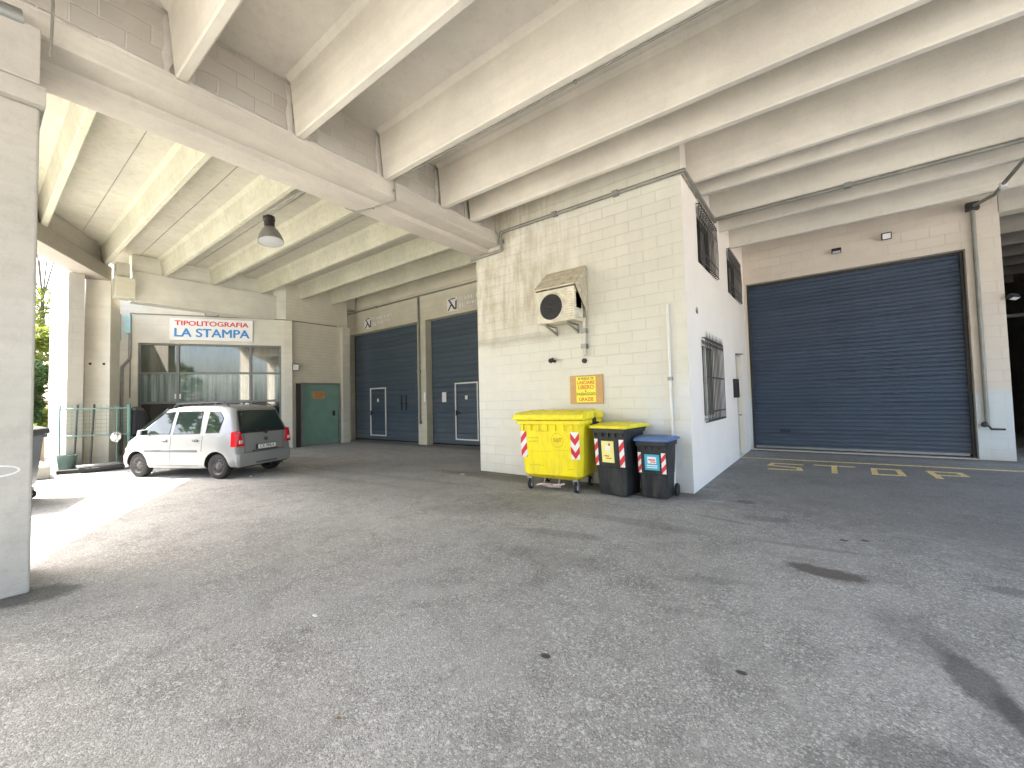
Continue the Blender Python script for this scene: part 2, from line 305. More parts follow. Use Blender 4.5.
# ---------------------------------------------------------------- geometry helpers
class MB:
    def __init__(s): s.v = []; s.f = []; s.mi = []; s.X = Matrix.Identity(4); s.cur = 0
    def at(s, m): s.X = m; return s
    def mat(s, i): s.cur = i; return s
    def add(s, vs, fs):
        b = len(s.v); s.v += [tuple(s.X @ Vector(p)) for p in vs]
        for f in fs: s.f.append([b+i for i in f]); s.mi.append(s.cur)
        return s
    def hexa(s, b, t):
        return s.add(list(b)+list(t), [(3, 2, 1, 0), (4, 5, 6, 7), (0, 1, 5, 4), (1, 2, 6, 5), (2, 3, 7, 6), (3, 0, 4, 7)])
    def box(s, x0, x1, y0, y1, z0, z1):
        return s.hexa([(x0, y0, z0), (x1, y0, z0), (x1, y1, z0), (x0, y1, z0)], [(x0, y0, z1), (x1, y0, z1), (x1, y1, z1), (x0, y1, z1)])
    def prism(s, pts, d):     # pts: 3-D polygon, d: extrusion vector
        n = len(pts); d = Vector(d); a = [Vector(p) for p in pts]; b = [p+d for p in a]
        return s.add(a+b, [tuple(range(n-1, -1, -1)), tuple(range(n, 2*n))]+[(i, (i+1) % n, n+(i+1) % n, n+i) for i in range(n)])
    def quad(s, a, b, c, d): return s.add([a, b, c, d], [(0, 1, 2, 3)])
    def cyl(s, p0, p1, r0, r1=None, n=16, cap=True):
        r1 = r0 if r1 is None else r1; p0 = Vector(p0); p1 = Vector(p1); d = (p1-p0).normalized()
        u = d.orthogonal().normalized(); w_ = d.cross(u); vs = []
        for p, r in ((p0, r0), (p1, r1)):
            for i in range(n):
                a = 2*math.pi*i/n; vs.append(p+(u*math.cos(a)+w_*math.sin(a))*r)
        fs = [(i, (i+1) % n, n+(i+1) % n, n+i) for i in range(n)]
        if cap: fs += [tuple(range(n-1, -1, -1)), tuple(range(n, 2*n))]
        return s.add(vs, fs)
    def tube(s, pts, r, n=10):
        for a, b in zip(pts, pts[1:]): s.cyl(a, b, r, n=n)
        for p in pts[1:-1]: s.ball(p, r*1.05, 8, 5)
        return s
    def ball(s, c, r, n=12, m=8, sz=1.):
        vs = []; fs = []
        for j in range(m+1):
            t = math.pi*j/m
            for i in range(n):
                a = 2*math.pi*i/n; vs.append((c[0]+r*math.sin(t)*math.cos(a), c[1]+r*math.sin(t)*math.sin(a), c[2]+r*sz*math.cos(t)))
        for j in range(m):
            for i in range(n): fs.append((j*n+i, j*n+(i+1) % n, (j+1)*n+(i+1) % n, (j+1)*n+i))
        return s.add(vs, fs)
    def lathe(s, prof, c, ax='z', n=24):
        vs = []; fs = []
        for r, h in prof:
            for i in range(n):
                a = 2*math.pi*i/n; x, y = r*math.cos(a), r*math.sin(a)
                vs.append({'z': (c[0]+x, c[1]+y, c[2]+h), 'y': (c[0]+x, c[1]+h, c[2]+y), 'x': (c[0]+h, c[1]+x, c[2]+y)}[ax])
        for j in range(len(prof)-1):
            for i in range(n): fs.append((j*n+i, j*n+(i+1) % n, (j+1)*n+(i+1) % n, (j+1)*n+i))
        return s.add(vs, fs)
WM = {}
def thing(name, label, cat, loc=(0, 0, 0), rz=0, group=None):
    o = bpy.data.objects.new(name, None); COL.objects.link(o); o.location = loc; o.rotation_euler = (0, 0, rz); o.empty_display_size = .3
    o['label'] = label; o['category'] = cat
    if group: o['group'] = group
    WM[o.name] = Matrix.Translation(loc) @ Matrix.Rotation(rz, 4, 'Z'); return o
def obj(name, mb, mats, parent=None, smooth=False, bevel=0, world=True, label=None, cat=None, group=None, kind=None, fix=True):
    me = bpy.data.meshes.new(name); me.from_pydata(mb.v, [], mb.f); 
    if not isinstance(mats, (list, tuple)): mats = [mats]
    for m in mats: me.materials.append(M[m] if isinstance(m, str) else m)
    me.polygons.foreach_set('material_index', [min(i, len(mats)-1) for i in mb.mi])
    if fix:
        bm = bmesh.new(); bm.from_mesh(me); bmesh.ops.remove_doubles(bm, verts=bm.verts, dist=1e-5) if smooth else None
        bmesh.ops.recalc_face_normals(bm, faces=bm.faces); bm.to_mesh(me); bm.free()
    me.update()
    if smooth:
        me.polygons.foreach_set('use_smooth', [True]*len(me.polygons)); me.set_sharp_from_angle(angle=R_(smooth if smooth is not True else 35))
    o = bpy.data.objects.new(name, me); COL.objects.link(o)
    if parent:
        o.parent = parent
        if world and parent.name in WM: o.matrix_parent_inverse = WM[parent.name].inverted()
    if bevel:
        b = o.modifiers.new('bevel', 'BEVEL'); b.width = bevel; b.segments = 2; b.limit_method = 'ANGLE'; b.angle_limit = R_(40)
    if label: o['label'] = label
    if cat: o['category'] = cat
    if group: o['group'] = group
    if kind: o['kind'] = kind
    return o
def text(name, body, size, mat, M4, parent=None, depth=.004, world=True, sx=1., bold=0., align='CENTER', thick=0):
    cu = bpy.data.curves.new(name, 'FONT'); cu.body = body; cu.size = size; cu.align_x = align; cu.align_y = 'CENTER'; cu.extrude = depth/2; cu.offset = bold
    t = bpy.data.objects.new(name+'_c', cu); COL.objects.link(t); dg = bpy.context.evaluated_depsgraph_get()
    me = bpy.data.meshes.new_from_object(t.evaluated_get(dg)); bpy.data.objects.remove(t)
    me.transform(Matrix.Diagonal((sx, 1, 1, 1)))
    if thick:
        bm = bmesh.new()
        for dx, dy, dz in ((-1, 0, 0), (1, 0, .0012), (0, -.6, .0024), (0, .6, .0036)):
            m2 = me.copy(); m2.transform(Matrix.Translation((dx*thick, dy*thick, dz))); bm.from_mesh(m2)
        bm.to_mesh(me); bm.free()
    me.transform(M4); me.name = name
    me.materials.clear(); me.materials.append(M[mat]); o = bpy.data.objects.new(name, me); COL.objects.link(o)
    if parent:
        o.parent = parent
        if world and parent.name in WM: o.matrix_parent_inverse = WM[parent.name].inverted()
    return o
def frame4(origin, xdir, zdir=(0, 0, 1)):   # local x -> xdir, local y -> up, local z -> out
    x = Vector(xdir).normalized(); y = Vector(zdir).normalized(); z = x.cross(y)
    return Matrix(((x.x, y.x, z.x, origin[0]), (x.y, y.y, z.y, origin[1]), (x.z, y.z, z.z, origin[2]), (0, 0, 0, 1)))
def holewall(mb, p0, d, nrm, U, z0, z1, holes, depth):
    """wall face from p0 along d (2-D), facing nrm, with reveals 'depth' deep round each hole"""
    us = sorted({0, U} | {h[0] for h in holes} | {h[1] for h in holes}); zs = sorted({z0, z1} | {h[2] for h in holes} | {h[3] for h in holes})
    def pt(u, z, k=0): return (p0[0]+d[0]*u-nrm[0]*k, p0[1]+d[1]*u-nrm[1]*k, z)
    for a, b in zip(us, us[1:]):
        for c, e in zip(zs, zs[1:]):
            if any(h[0] <= a and b <= h[1] and h[2] <= c and e <= h[3] for h in holes): continue
            mb.quad(pt(a, c), pt(b, c), pt(b, e), pt(a, e))
    for a, b, c, e in holes:
        mb.quad(pt(a, c), pt(a, c, depth), pt(a, e, depth), pt(a, e)); mb.quad(pt(b, c), pt(b, c, depth), pt(b, e, depth), pt(b, e))
        mb.quad(pt(a, e), pt(b, e), pt(b, e, depth), pt(a, e, depth))
        if c > z0: mb.quad(pt(a, c), pt(b, c), pt(b, c, depth), pt(a, c, depth))
    return mb

# ================================================================ the setting
g = MB(); g.quad((-160, -160, 0), (160, -160, 0), (160, 160, 0), (-160, 160, 0))
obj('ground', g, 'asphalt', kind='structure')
def lineY(x, n): return (n-.488*x)/.873       # the slanted front line of the portico
ZR, ZL = 6.15, 6.34
c = MB()
c.prism([(-6.1, lineY(-6.1, -6.45), ZR), (7.2, lineY(7.2, -6.45), ZR), (7.2, 30, ZR), (-6.1, 30, ZR)], (0, 0, .35))
c.mat(1).prism([(-22, lineY(-22, -6.45), ZL), (-6.1, lineY(-6.1, -6.45), ZL), (-6.1, 30, ZL), (-22, 30, ZL)], (0, 0, .3))
obj('ceiling', c, ['soffit', 'soffit_left'], kind='structure')
k = MB()
for y in (-1.0, .35, 1.75, 3.12, 4.45, 5.9, 7.3, 8.65): k.box(-16.4 if y > 2.4 else (-5.95-.873*y)/.488, -6.5, y+.02, y+.034, ZL-.006, ZL-.001)
obj('ceiling_joints', k, 'conduit_metal', kind='structure')

# ---- ceiling beams, each a precast leg running along the hall
ORD = ['first', 'second', 'third', 'fourth', 'fifth', 'sixth', 'seventh', 'eighth', 'ninth', 'tenth', 'eleventh', 'twelfth', 'thirteenth', 'fourteenth']
def beam(x0, x1, y, zb, zt, mat, label, group):
    m = MB()
    prof = [(y-.095, zb), (y-.012, zb), (y+.008, zb+.02), (y+.05, zt-.07), (y+.12, zt-.002), (y-.25, zt-.002), (y-.18, zt-.07), (y-.11, zb+.02)]
    m.prism([(x0, a, b) for a, b in prof], (x1-x0, 0, 0))
    obj('ceiling_beam', m, mat, label=label, cat='ceiling beam', group=group)
RY = [-2.75, -1.3, .10, 1.48, 2.82, 4.26, 5.57, 6.38, 7.72, 8.32, 9.58, 10.45, 11.82]
rl = ['beam over the near ceiling edge, out beyond the top of the picture', 'beam just behind the topmost corner of the girder', 'cream concrete beam crossing the extreme upper left corner of the picture',
      'cream ceiling beam whose end is the first to land on the girder above the blockwork', 'deep cream beam with its end at the middle of the long girder', 'cream beam carrying the long thin conduit along its lower edge',
      'wide cream beam landing on the girder left of the block building', 'cream beam running close above the top of the air conditioner wall', 'cream beam starting at the upper corner of the white plaster side wall',
      'narrow beam directly behind the one starting at the white wall corner', 'beam with the grey pipe fixed under it, above the first barred upper window', 'beam between the piped beam and the one nearest the big navy shutter', 'last ceiling beam, right in front of the wall over the big navy shutter']
for y, l in zip(RY, rl):
    if y < 0: l = 'cream concrete ' + l
    beam(-5.72 if y < 7.2 else -1.8, 7.1, y, 5.35, ZR, 'beam', l, 'cream concrete beams of the right bay')
LY = [-.35, 1.05, 2.42, 3.80, 5.12, 6.65, 8.0, 9.3]
for i, y in enumerate(LY):
    xo = max(-16.55, (-5.95-.873*y)/.488 + .02)
    ll = 'yellowish concrete beam of the left bay, %s' % (['half hidden behind the near column and girder', 'landing on the outer girder beside the near column', 'ending at the pale far column', 'just in front of the hanging bell lamp', 'ending above the LA STAMPA sign',
          'ending above the right edge of the glass shopfront', 'ending above the green door', 'closest to the two slate shutters'][i])
    beam(xo, -6.45, y, 5.81, ZL, 'beam_left', ll, 'yellowish concrete beams of the left bay')

M['mortar'] = concrete('rough_mortar', (.66, .62, .56), .8, .3)
# ---- long girder between the two bays
t = thing('concrete_girder', 'long beige concrete girder with blockwork on top, from near column to block building', 'girder', (-6.1, 3.8, 5.0))
m = MB(); m.prism([(-6.5, .1, 5.02), (-6.04, .1, 5.0), (-6.01, .1, 5.085), (-5.7, .1, 5.095), (-5.68, .1, 5.12), (-5.68, .1, 5.33), (-5.72, .1, 5.35), (-6.5, .1, 5.35)], (0, 7.1, 0)); obj('girder_body', m, 'girder', t, bevel=.008)
m = MB(); ys = [-2.9]+[y for y in RY if y < 7.2 and y > -2.8]+[7.19]
m.box(-6.42, -5.80, -2.9, 7.19, 5.352, 6.5)
obj('block_infill', m, 'block_raw', t)
m = MB(); random.seed(3)
pts = []
yy = .15
while yy < 7.1:
    pts.append((yy, 5.352+random.uniform(.01, .045))); yy += random.uniform(.08, .2)
m.prism([(-5.79, .15, 5.352)]+[(-5.79, a, b) for a, b in pts]+[(-5.79, 7.1, 5.352)], (.075, 0, 0)); 
for y in [q for q in RY if .5 < q < 7]:
    for side in (.03, -.17):
        e = [(-5.795, y+side-.03+random.uniform(-.02, .02), 5.36+i*.12) for i in range(7)]; e2 = [(-5.795, y+side+.05+random.uniform(-.03, .05), 5.36+i*.12) for i in range(6, -1, -1)]
        m.prism(e+e2, (.02, 0, 0))
obj('mortar_bed', m, 'mortar', t)
m = MB(); m.box(-6.5, -5.7, -2.9, .098, 5.0, 5.35); obj('girder_extension', m, 'girder', t)

# ---- near column with capital
t = thing('concrete_column', 'big grey concrete column at the left edge with a pale chalk mark', 'column', (-6.2, -.1, 0))
m = MB(); m.box(-6.6, -5.70, -.62, .37, 0, 4.42); obj('shaft', m, 'column', t, bevel=.02)
m = MB(); m.box(-6.66, -5.62, -.70, .40, 4.42, 4.60).box(-6.62, -5.60, -.68, .36, 4.602, 5.12)
for k in (-.42, -.30, -.05, .02): m.box(-5.60, -5.585, k, k+.022, 4.62, 5.02)
obj('capital', m, 'column', t, bevel=.012)
m = MB(); m.cyl((-5.66, -.3, 5.10), (-5.66, .25, 5.16), .09, n=12); obj('bearing_pad', m, 'grey_metal', t, smooth=True)
m = MB()
for i in range(20):
    a0, a1 = 2*math.pi*i/20, 2*math.pi*(i+1)/20
    o_, i_ = lambda a: (-5.692, .13+.17*math.cos(a), 1.10+.055*math.sin(a)), lambda a: (-5.692, .13+.155*math.cos(a), 1.10+.04*math.sin(a))
    if i not in (9, 10, 11): m.quad(o_(a0), o_(a1), i_(a1), i_(a0))
obj('chalk_mark', m, 'tag_white', t, label='pale looped chalk mark on the column')
m = MB(); m.tube([(-5.63, .41, 6.0), (-5.60, .43, 5.4), (-5.61, .42, 4.9)], .012, 6); obj('hanging_wire', m, 'conduit_metal', label='thin dark wire hanging beside the capital of the near column', cat='wire')

# ---- outer girder, slanted
tx, ty = -.873, .488; nx, ny = .488, .873
def on(n, s): return (n*nx+s*tx, n*ny+s*ty)       # n across, s along the front line
t = thing('outer_girder', 'darker grey girder on the open side, spanning from the near column to the far column', 'girder', (-14.5, 1.6, 5.4))
def band(mb, n0, n1, s0, s1, z0, z1):
    a, b, c_, d = on(n0, s0), on(n1, s0), on(n1, s1), on(n0, s1)
    return mb.hexa([a+(z0,), b+(z0,), c_+(z0,), d+(z0,)], [a+(z1,), b+(z1,), c_+(z1,), d+(z1,)])
m = MB(); band(m, -6.45, -5.90, -14, 15.75, 5.40, 5.82); obj('girder_body', m, 'girder_dark', t, bevel=.01)
m = MB(); band(m, -6.40, -6.0, -14, 15.7, 5.822, 6.75); obj('block_infill', m, 'block_raw', t)

t = thing('concrete_column', 'concrete column of the open front line, standing behind the photographer', 'column', (-6, -3.75, 0), 0, 'front line columns out of view')
m = MB(); band(m, -6.45, -5.9, 3.1, 3.7, 0, 5.398); obj('shaft', m, 'column_pale', t, bevel=.015)
t = thing('concrete_column', 'concrete column of the open front line, standing behind the photographer', 'column', (1.3, -7.9, 0), 0, 'front line columns out of view')
m = MB(); band(m, -6.45, -5.9, -5.3, -4.7, 0, 5.398); obj('shaft', m, 'column_pale', t, bevel=.015)
# ---- far column, pier of grey blocks
t = thing('concrete_column', 'pale far column left of the car with two dark anchor holes', 'column', (-16.8, 2.3, 0))
def cbox(mb, p, w_, d_, z0, z1):   # right front corner p, face w_ wide towards the camera, d_ deep
    a = p; b = (p[0]-nx*w_, p[1]-ny*w_); c_ = (b[0]+tx*d_, b[1]+ty*d_); d = (a[0]+tx*d_, a[1]+ty*d_)
    return mb.hexa([q+(z0,) for q in (a, b, c_, d)], [q+(z1,) for q in (a, b, c_, d)])
m = MB(); cbox(m, (-16.5, 2.5), .56, .6, 0, 5.397); obj('shaft', m, 'column_pale', t, bevel=.015)
m = MB()
for k in (.13, .43):
    q = (-16.5-nx*k, 2.5-ny*k); m.cyl((q[0]-tx*.004, q[1]-ty*.004, 2.95), (q[0]-tx*.012, q[1]-ty*.012, 2.95), .035, n=12)
obj('anchor_hole', m, 'black', t)
m = MB(); m.box(-16.48, -16.0, 2.52, 2.95, 4.86, 5.45); obj('corbel', m, 'cream', t, bevel=.01)
m = MB(); m.box(-16.45, -16.15, 2.55, 2.85, 5.452, 5.9); obj('corbel_post', m, 'cream', t, bevel=.01)
t = thing('block_pier', 'unpainted grey block pier beside the far column with its sunlit side coloured white', 'pier', (-17, 1.8, 0))
m = MB(); m.box(-20.2, -16.2, 1.62, 1.93, 0, 5.395); obj('wall', m, ['block_pier', 'white_paint'], t)  # far end lengthened to block a stray sun patch on the shopfront
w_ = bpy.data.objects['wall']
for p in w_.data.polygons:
    if p.normal.y < -.5: p.material_index = 1  # sun-facing side coloured white to look brightly lit

# ---- ledge beam over the shopfront
m = MB(); m.box(-16.98, -16.5, 2.96, 10.0, 4.88, 5.805); m.box(-16.95, -16.56, 2.96, 10.45, 5.807, 6.335); obj('ledge_beam', m, 'shop_wall', bevel=.012, label='cream concrete ledge beam above the sign and green door', cat='concrete beam')

# ================================================================ block building with the air conditioner
t = thing('block_building', 'cream painted block building jutting out in the middle with a white plaster side wall', 'building', (-4.1, 10, 0))
XB = -1.765
m = MB()
holewall(m, (-6.4, 7.2), (1, 0), (0, -1), 4.635, 0, 6.62, [], .2)
holewall(m, (-6.4, 7.2), (0, 1), (-1, 0), 3.3, 0, 6.62, [], .2)
m.mat(1)
W = [(8.20, 9.75, 4.10, 5.17), (11.22, 12.95, 4.12, 5.17), (8.18, 9.72, 1.14, 2.64), (11.80, 12.80, .02, 2.64)]
holewall(m, (XB, 7.2), (0, 1), (1, 0), 6.65, 0, 6.15, [(a-7.2, b-7.2, c_, d) for a, b, c_, d in W], .16)
wall = obj('wall', m, ['block_front', 'plaster'], t, fix=False)
for k, (a, b, z0, z1) in enumerate(W[:3]):
    wm = MB(); wm.box(XB-.155, XB-.10, a+.01, a+.06, z0+.01, z1-.01).box(XB-.155, XB-.10, b-.06, b-.01, z0+.01, z1-.01).box(XB-.155, XB-.10, a+.061, b-.061, z1-.06, z1-.01).box(XB-.155, XB-.10, a+.061, b-.061, z0+.01, z0+.06).box(XB-.155, XB-.10, (a+b)/2-.03, (a+b)/2+.03, z0+.061, z1-.061)
    wo = obj('window', wm, 'offwhite' if k == 2 else 'dark_metal', t)
    pm = MB(); pm.box(XB-.15, XB-.14, a+.02, b-.02, z0+.02, z1-.02); obj('pane', pm, 'car_glass', wo)
    gm = MB(); n = 13; ex = .03
    for i in range(n):
        y = a-.03+(b-a+.06)*i/(n-1)
        if k == 2: gm.tube([(XB+.02, y, z1+.03), (XB+.08, y, z1+.02), (XB+.08, y, z0-.02), (XB+.02, y, z0-.03)], .0085, 6)
        else: gm.tube([(XB+.01, y, z1+.02), (XB+.05, y, z1+.01), (XB+.065, y, (z0+z1)/2), (XB+.05, y, z0+.01), (XB+.01, y, z0)], .009, 6)
    for zz in ([z0-.0, z0+.16, (z0+z1)/2+.05, z1-.02] if k == 2 else [z0+.02, z0+.2, z1-.24, z1+.01]):
        gm.box(XB+(.075 if k == 2 else .058), XB+(.083 if k == 2 else .066), a-.05, b+.05, zz-.014, zz+.014)
    for i in range(n-1):   # pointed ornaments on the top rail
        y = a-.03+(b-a+.06)*(i+.5)/(n-1); zt = z1+.02; xx = XB+(.079 if k == 2 else .062)
        gm.cyl((xx, y, zt), (xx, y, zt+(.13 if k == 2 else .06)), .011, .002, n=5)
        gm.lathe([(.028, -.004), (.034, 0), (.028, .004), (.022, 0), (.028, -.004)], (xx, y, zt-.10), 'x', 8)
    obj('grille', gm, 'grille_metal', wo)
dm = MB(); dm.box(XB-.155, XB-.11, 11.82, 12.78, .03, 2.62); do = obj('door', dm, 'cream', t, bevel=.004, label='cream side door in a shallow recess')
hm = MB(); hm.tube([(XB-.11, 12.74, 1.05), (XB-.05, 12.74, 1.05), (XB-.05, 12.62, 1.05)], .011, 8); obj('handle', hm, 'dark_metal', do)
sm = MB(); sm.prism([(XB+.001, 11.80, 2.66), (XB+.16, 11.82, 2.64), (XB+.001, 11.82, 2.61)], (0, .25, 0)); obj('door_hood', sm, 'grey_metal', t)
text('house_number', '61', .17, 'tag_dark', frame4((XB+.006, 7.92, 3.13), (0, 1, 0)), t)
mb_ = MB(); mb_.box(XB+.002, XB+.08, 11.30, 11.66, 1.53, 1.99).box(XB+.08, XB+.087, 11.33, 11.63, 1.56, 1.90)
obj('mailbox', mb_, 'black', bevel=.006, label='black mailbox on the white wall beside the side door', cat='mailbox')
# small holes with cable outlets
for (x, z, dx) in [(-4.42, 2.39, .16), (-3.66, 2.33, .0)]:
    hm = MB(); hm.cyl((x, 7.20, z), (x, 7.16, z), .05, .045, n=14)
    if dx: hm.tube([(x, 7.16, z), (x+.08, 7.12, z+.02), (x+.12, 7.10, z-.02), (x+dx, 7.12, z-.035)], .03, 8)
    obj('pipe_outlet', hm, 'black', smooth=True, label='black curved pipe stub on the cream wall below the fan unit' if dx else 'small black pipe outlet just above the yellow notice board', cat='pipe outlet')

# ---- roller shutter: trapezoid slats
def slats(mb, p0, d, nrm, U, z0, z1, pitch, dep):
    z = z0; prof = []
    while z < z1-1e-6:
        h = min(pitch, z1-z); prof += [(0, z), (dep, z+h*.18), (dep, z+h*.72), (0, z+h*.9)]; z += pitch
    prof.append((0, z1))
    for (a, za), (b, zb) in zip(prof, prof[1:]):
        A = (p0[0]+nrm[0]*a, p0[1]+nrm[1]*a, za); B = (p0[0]+nrm[0]*b, p0[1]+nrm[1]*b, zb)
        mb.quad(A, (A[0]+d[0]*U, A[1]+d[1]*U, za), (B[0]+d[0]*U, B[1]+d[1]*U, zb), B)
    return mb
# ================================================================ right facade
t = thing('facade_wall', 'cream painted block facade around the wide navy roller shutter, with a pillar at its right end', 'wall', (.7, 13.82, 0))
m = MB(); holewall(m, (XB, 13.82), (1, 0), (0, -1), 5.05, 0, 6.15, [(.06, 4.50, 0, 4.83)], .22)
holewall(m, (3.27, 13.82), (0, 1), (1, 0), .6, 0, 6.15, [], .1)
obj('wall', m, 'block_pillar', t, fix=False)
sh = MB(); slats(sh, (XB+.06, 14.04), (1, 0), (0, -1), 4.49, .06, 4.84, .105, .022); so_ = obj('shutter_door', sh, 'shutter', t, fix=False)
m = MB(); m.box(XB+.062, XB+.11, 13.93, 14.03, .0, 4.82).box(2.665, 2.715, 13.96, 14.03, 0, 4.82).box(XB+.112, 2.663, 13.99, 14.02, 4.77, 4.82); obj('guide_rail', m, 'dark_metal', t)
m = MB(); m.box(XB+.12, 2.62, 13.96, 14.02, .055, .11); obj('bottom_bar', m, 'grey_metal', so_)
m = MB(); m.box(-1.05, -.80, 14.0, 14.012, .52, .57); obj('handle', m, 'black', so_)
m = MB(); m.box(XB+.02, 2.71, 13.76, 14.2, 0, .022); obj('threshold', m, 'girder', t, bevel=.006, label='pale concrete sill under the navy shutter')
m = MB(); m.box(-1.9, 3.1, 14.3, 14.4, 0, 6.15); obj('backing', m, 'black', t)
# passage beyond, at the far right
t = thing('side_passage', 'dark covered passage past the block pillar at the right edge', 'passage', (5.5, 20, 0))
m = MB(); m.box(3.0, 3.2, 14.45, 26, 0, 6.14).box(5.6, 5.8, 14.2, 26, 0, 6.14).box(3.2, 5.6, 26, 26.2, 0, 6.14).box(5.6, 7.15, 13.9, 14.19, 0, 5.51); obj('wall', m, 'block_shade', t)  # unseen enclosing walls added to shut light out of the passage
m = MB(); m.box(3.275, 7.15, 13.82, 14.2, 5.52, 6.14); obj('lintel', m, 'girder', t)
for i, y in enumerate([15.3, 16.6, 18.0, 19.4, 21, 22.6, 24]):
    m = MB(); m.box(3.2, 5.6, y, y+.16, 5.4, 6.14); obj('rafter', m, 'girder_dark', t)
m = MB(); m.box(3.2, 5.6, 19.9, 20.0, 3.83, 3.93); obj('tie_bar', m, 'grey_metal', t)
# ================================================================ left facade with two shutters
t = thing('facade_wall', 'cream rendered back facade holding the two slate blue shutters', 'wall', (-12, 10.5, 0))
m = MB(); holewall(m, (-18.5, 10.5), (1, 0), (0, -1), 12.1, 0, 6.62, [(1.29, 6.02, 0, 4.74), (6.50, 11.3, 0, 4.74)], .30)
obj('wall', m, 'cream', t, fix=False)
m = MB(); m.box(-18.5, -6.4, 11.0, 11.1, 0, 6.6); obj('backing', m, 'black', t)
m = MB(); m.box(-17.9, -6.45, 10.46, 10.49, 5.82, 6.1); obj('cornice', m, 'cream', t)
def lshutter(x0, x1, wx0, wx1, hx):
    s_ = MB(); slats(s_, (x0, 10.8), (1, 0), (0, -1), x1-x0, .06, 4.74, .19, .018)
    s = obj('shutter_door', s_, 'shutter_left', t, fix=False)
    k = MB(); y0, y1 = 10.745, 10.775
    k.box(wx0, wx0+.045, y0, y1, .22, 2.29).box(wx1-.045, wx1, y0, y1, .22, 2.29).box(wx0+.046, wx1-.046, y0, y1, 2.245, 2.29).box(wx0+.046, wx1-.046, y0, y1, .22, .265)
    obj('wicket_frame', k, 'white_paint', s, label='white outline of the small pass door in the shutter')
    k = MB(); k.box(wx0+.10, wx0+.20, 10.70, 10.75, 1.18, 1.24).box(wx0+.05, wx0+.09, 10.72, 10.75, 1.1, 1.3); obj('handle', k, 'black', s)
    k = MB(); k.box((wx0+wx1)/2-.06, (wx0+wx1)/2+.05, 10.755, 10.77, 1.68, 1.82); obj('notice', k, 'tag_white', s)
    return s
s1 = lshutter(-17.15, -12.48, -15.98, -14.86, 0); s2 = lshutter(-11.98, -7.2, -10.74, -9.62, 0)
m = MB()
for zz in (1.88, 1.58): m.box(-13.92, -13.45, 10.745, 10.775, zz, zz+.03)
m.box(-13.83, -13.80, 10.745, 10.775, 1.30, 1.88).box(-13.55, -13.52, 10.745, 10.775, 1.3, 1.88); obj('pull_grip', m, 'black', s1)
m = MB(); m.box(-11.42, -11.20, 10.755, 10.77, 1.60, 1.97); obj('notice', m, 'tag_white', s2)
m = MB(); m.box(-12.12, -12.0, 10.47, 10.495, 1.62, 1.98); obj('call_plate', m, 'tag_white', t)
for x, s in ((-15.9, 1.), (-10.75, 1.)):
    q = thing('company_sign', 'small square black and white emblem with faded lettering above the %s slate shutter' % ('left' if x < -12 else 'right'), 'sign', (x, 10.49, 4.95))
    k = MB(); k.box(x-.02, x+.50, 10.475, 10.488, 4.86, 5.34); obj('emblem_plate', k, 'tag_white', q)
    k = MB(); y = 10.472
    k.prism([(x+.02, y, 5.30), (x+.10, y, 5.30), (x+.42, y, 4.90), (x+.33, y, 4.90)], (0, -.006, 0)).prism([(x+.40, y, 5.20), (x+.47, y, 5.24), (x+.46, y, 4.90), (x+.39, y, 4.90)], (0, -.006, 0)).prism([(x+.0, y, 4.88), (x+.06, y, 4.88), (x+.22, y, 5.08), (x+.15, y, 5.1)], (0, -.006, 0)).prism([(x+.12, y, 5.32), (x+.4, y, 5.32), (x+.4, y, 5.28), (x+.15, y, 5.28)], (0, -.006, 0))
    obj('emblem', k, 'tag_dark', q)
    k = MB(); random.seed(5)
    for r_, (z0, h) in enumerate([(5.18, .13), (4.93, .17)]):
        u = x+.58
        while u < x+1.9:
            ww = random.uniform(.05, .10); k.box(u, u+ww*.3, 10.478, 10.488, z0, z0+h); k.box(u+ww*.32, u+ww, 10.478, 10.488, z0+h*random.choice([0, .4, .75]), z0+h*random.choice([.85, 1])) ; u += ww+.05
    obj('lettering', k, 'white_paint', q)

# ================================================================ shopfront
P0 = Vector((-18.7, 3.43)); SD = Vector((.5158, .8567)); SN = (SD.y, -SD.x)
def sp(s, z, k=0): return (P0.x+SD.x*s+SN[0]*k, P0.y+SD.y*s+SN[1]*k, z)
def sbox(mb, s0, s1, z0, z1, k0, k1):
    return mb.hexa([sp(s0, z0, k1), sp(s1, z0, k1), sp(s1, z0, k0), sp(s0, z0, k0)], [sp(s0, z1, k1), sp(s1, z1, k1), sp(s1, z1, k0), sp(s0, z1, k0)])
t = thing('shopfront_building', 'cream shopfront with large dark framed windows under the printed sign', 'building', (-17.5, 6, 0))
m = MB(); s0 = sp(-1.9, 0); holewall(m, s0[:2], SD, SN, 6.475, 0, 6.6, [(2.0, 6.31, 0, 3.90)], .16)
m.mat(1); holewall(m, (-16.34, 7.35), (0, 1), (1, 0), 2.55, 0, 6.6, [(.57, 2.2, 0, 2.5)], .12)
obj('wall', m, ['shop_wall', 'siding'], t, fix=False)
m = MB(); m.box(-21.2, -21.0, 1.95, 30, 0, 6.335).box(-21.0, -1.8, 29.8, 30, 0, 6.145); obj('sun_block_wall', m, 'block_pier', t)  # unseen walls added to stop sun leaking in behind the shopfront
m = MB(); sbox(m, 4.52, 4.79, 0, 4.875, .002, .05); obj('corner_pilaster', m, 'column_pale', t)
m = MB(); m.box(-16.335, -16.15, 9.56, 9.90, 0, 4.875); obj('pilaster', m, 'column_pale', t, bevel=.008)
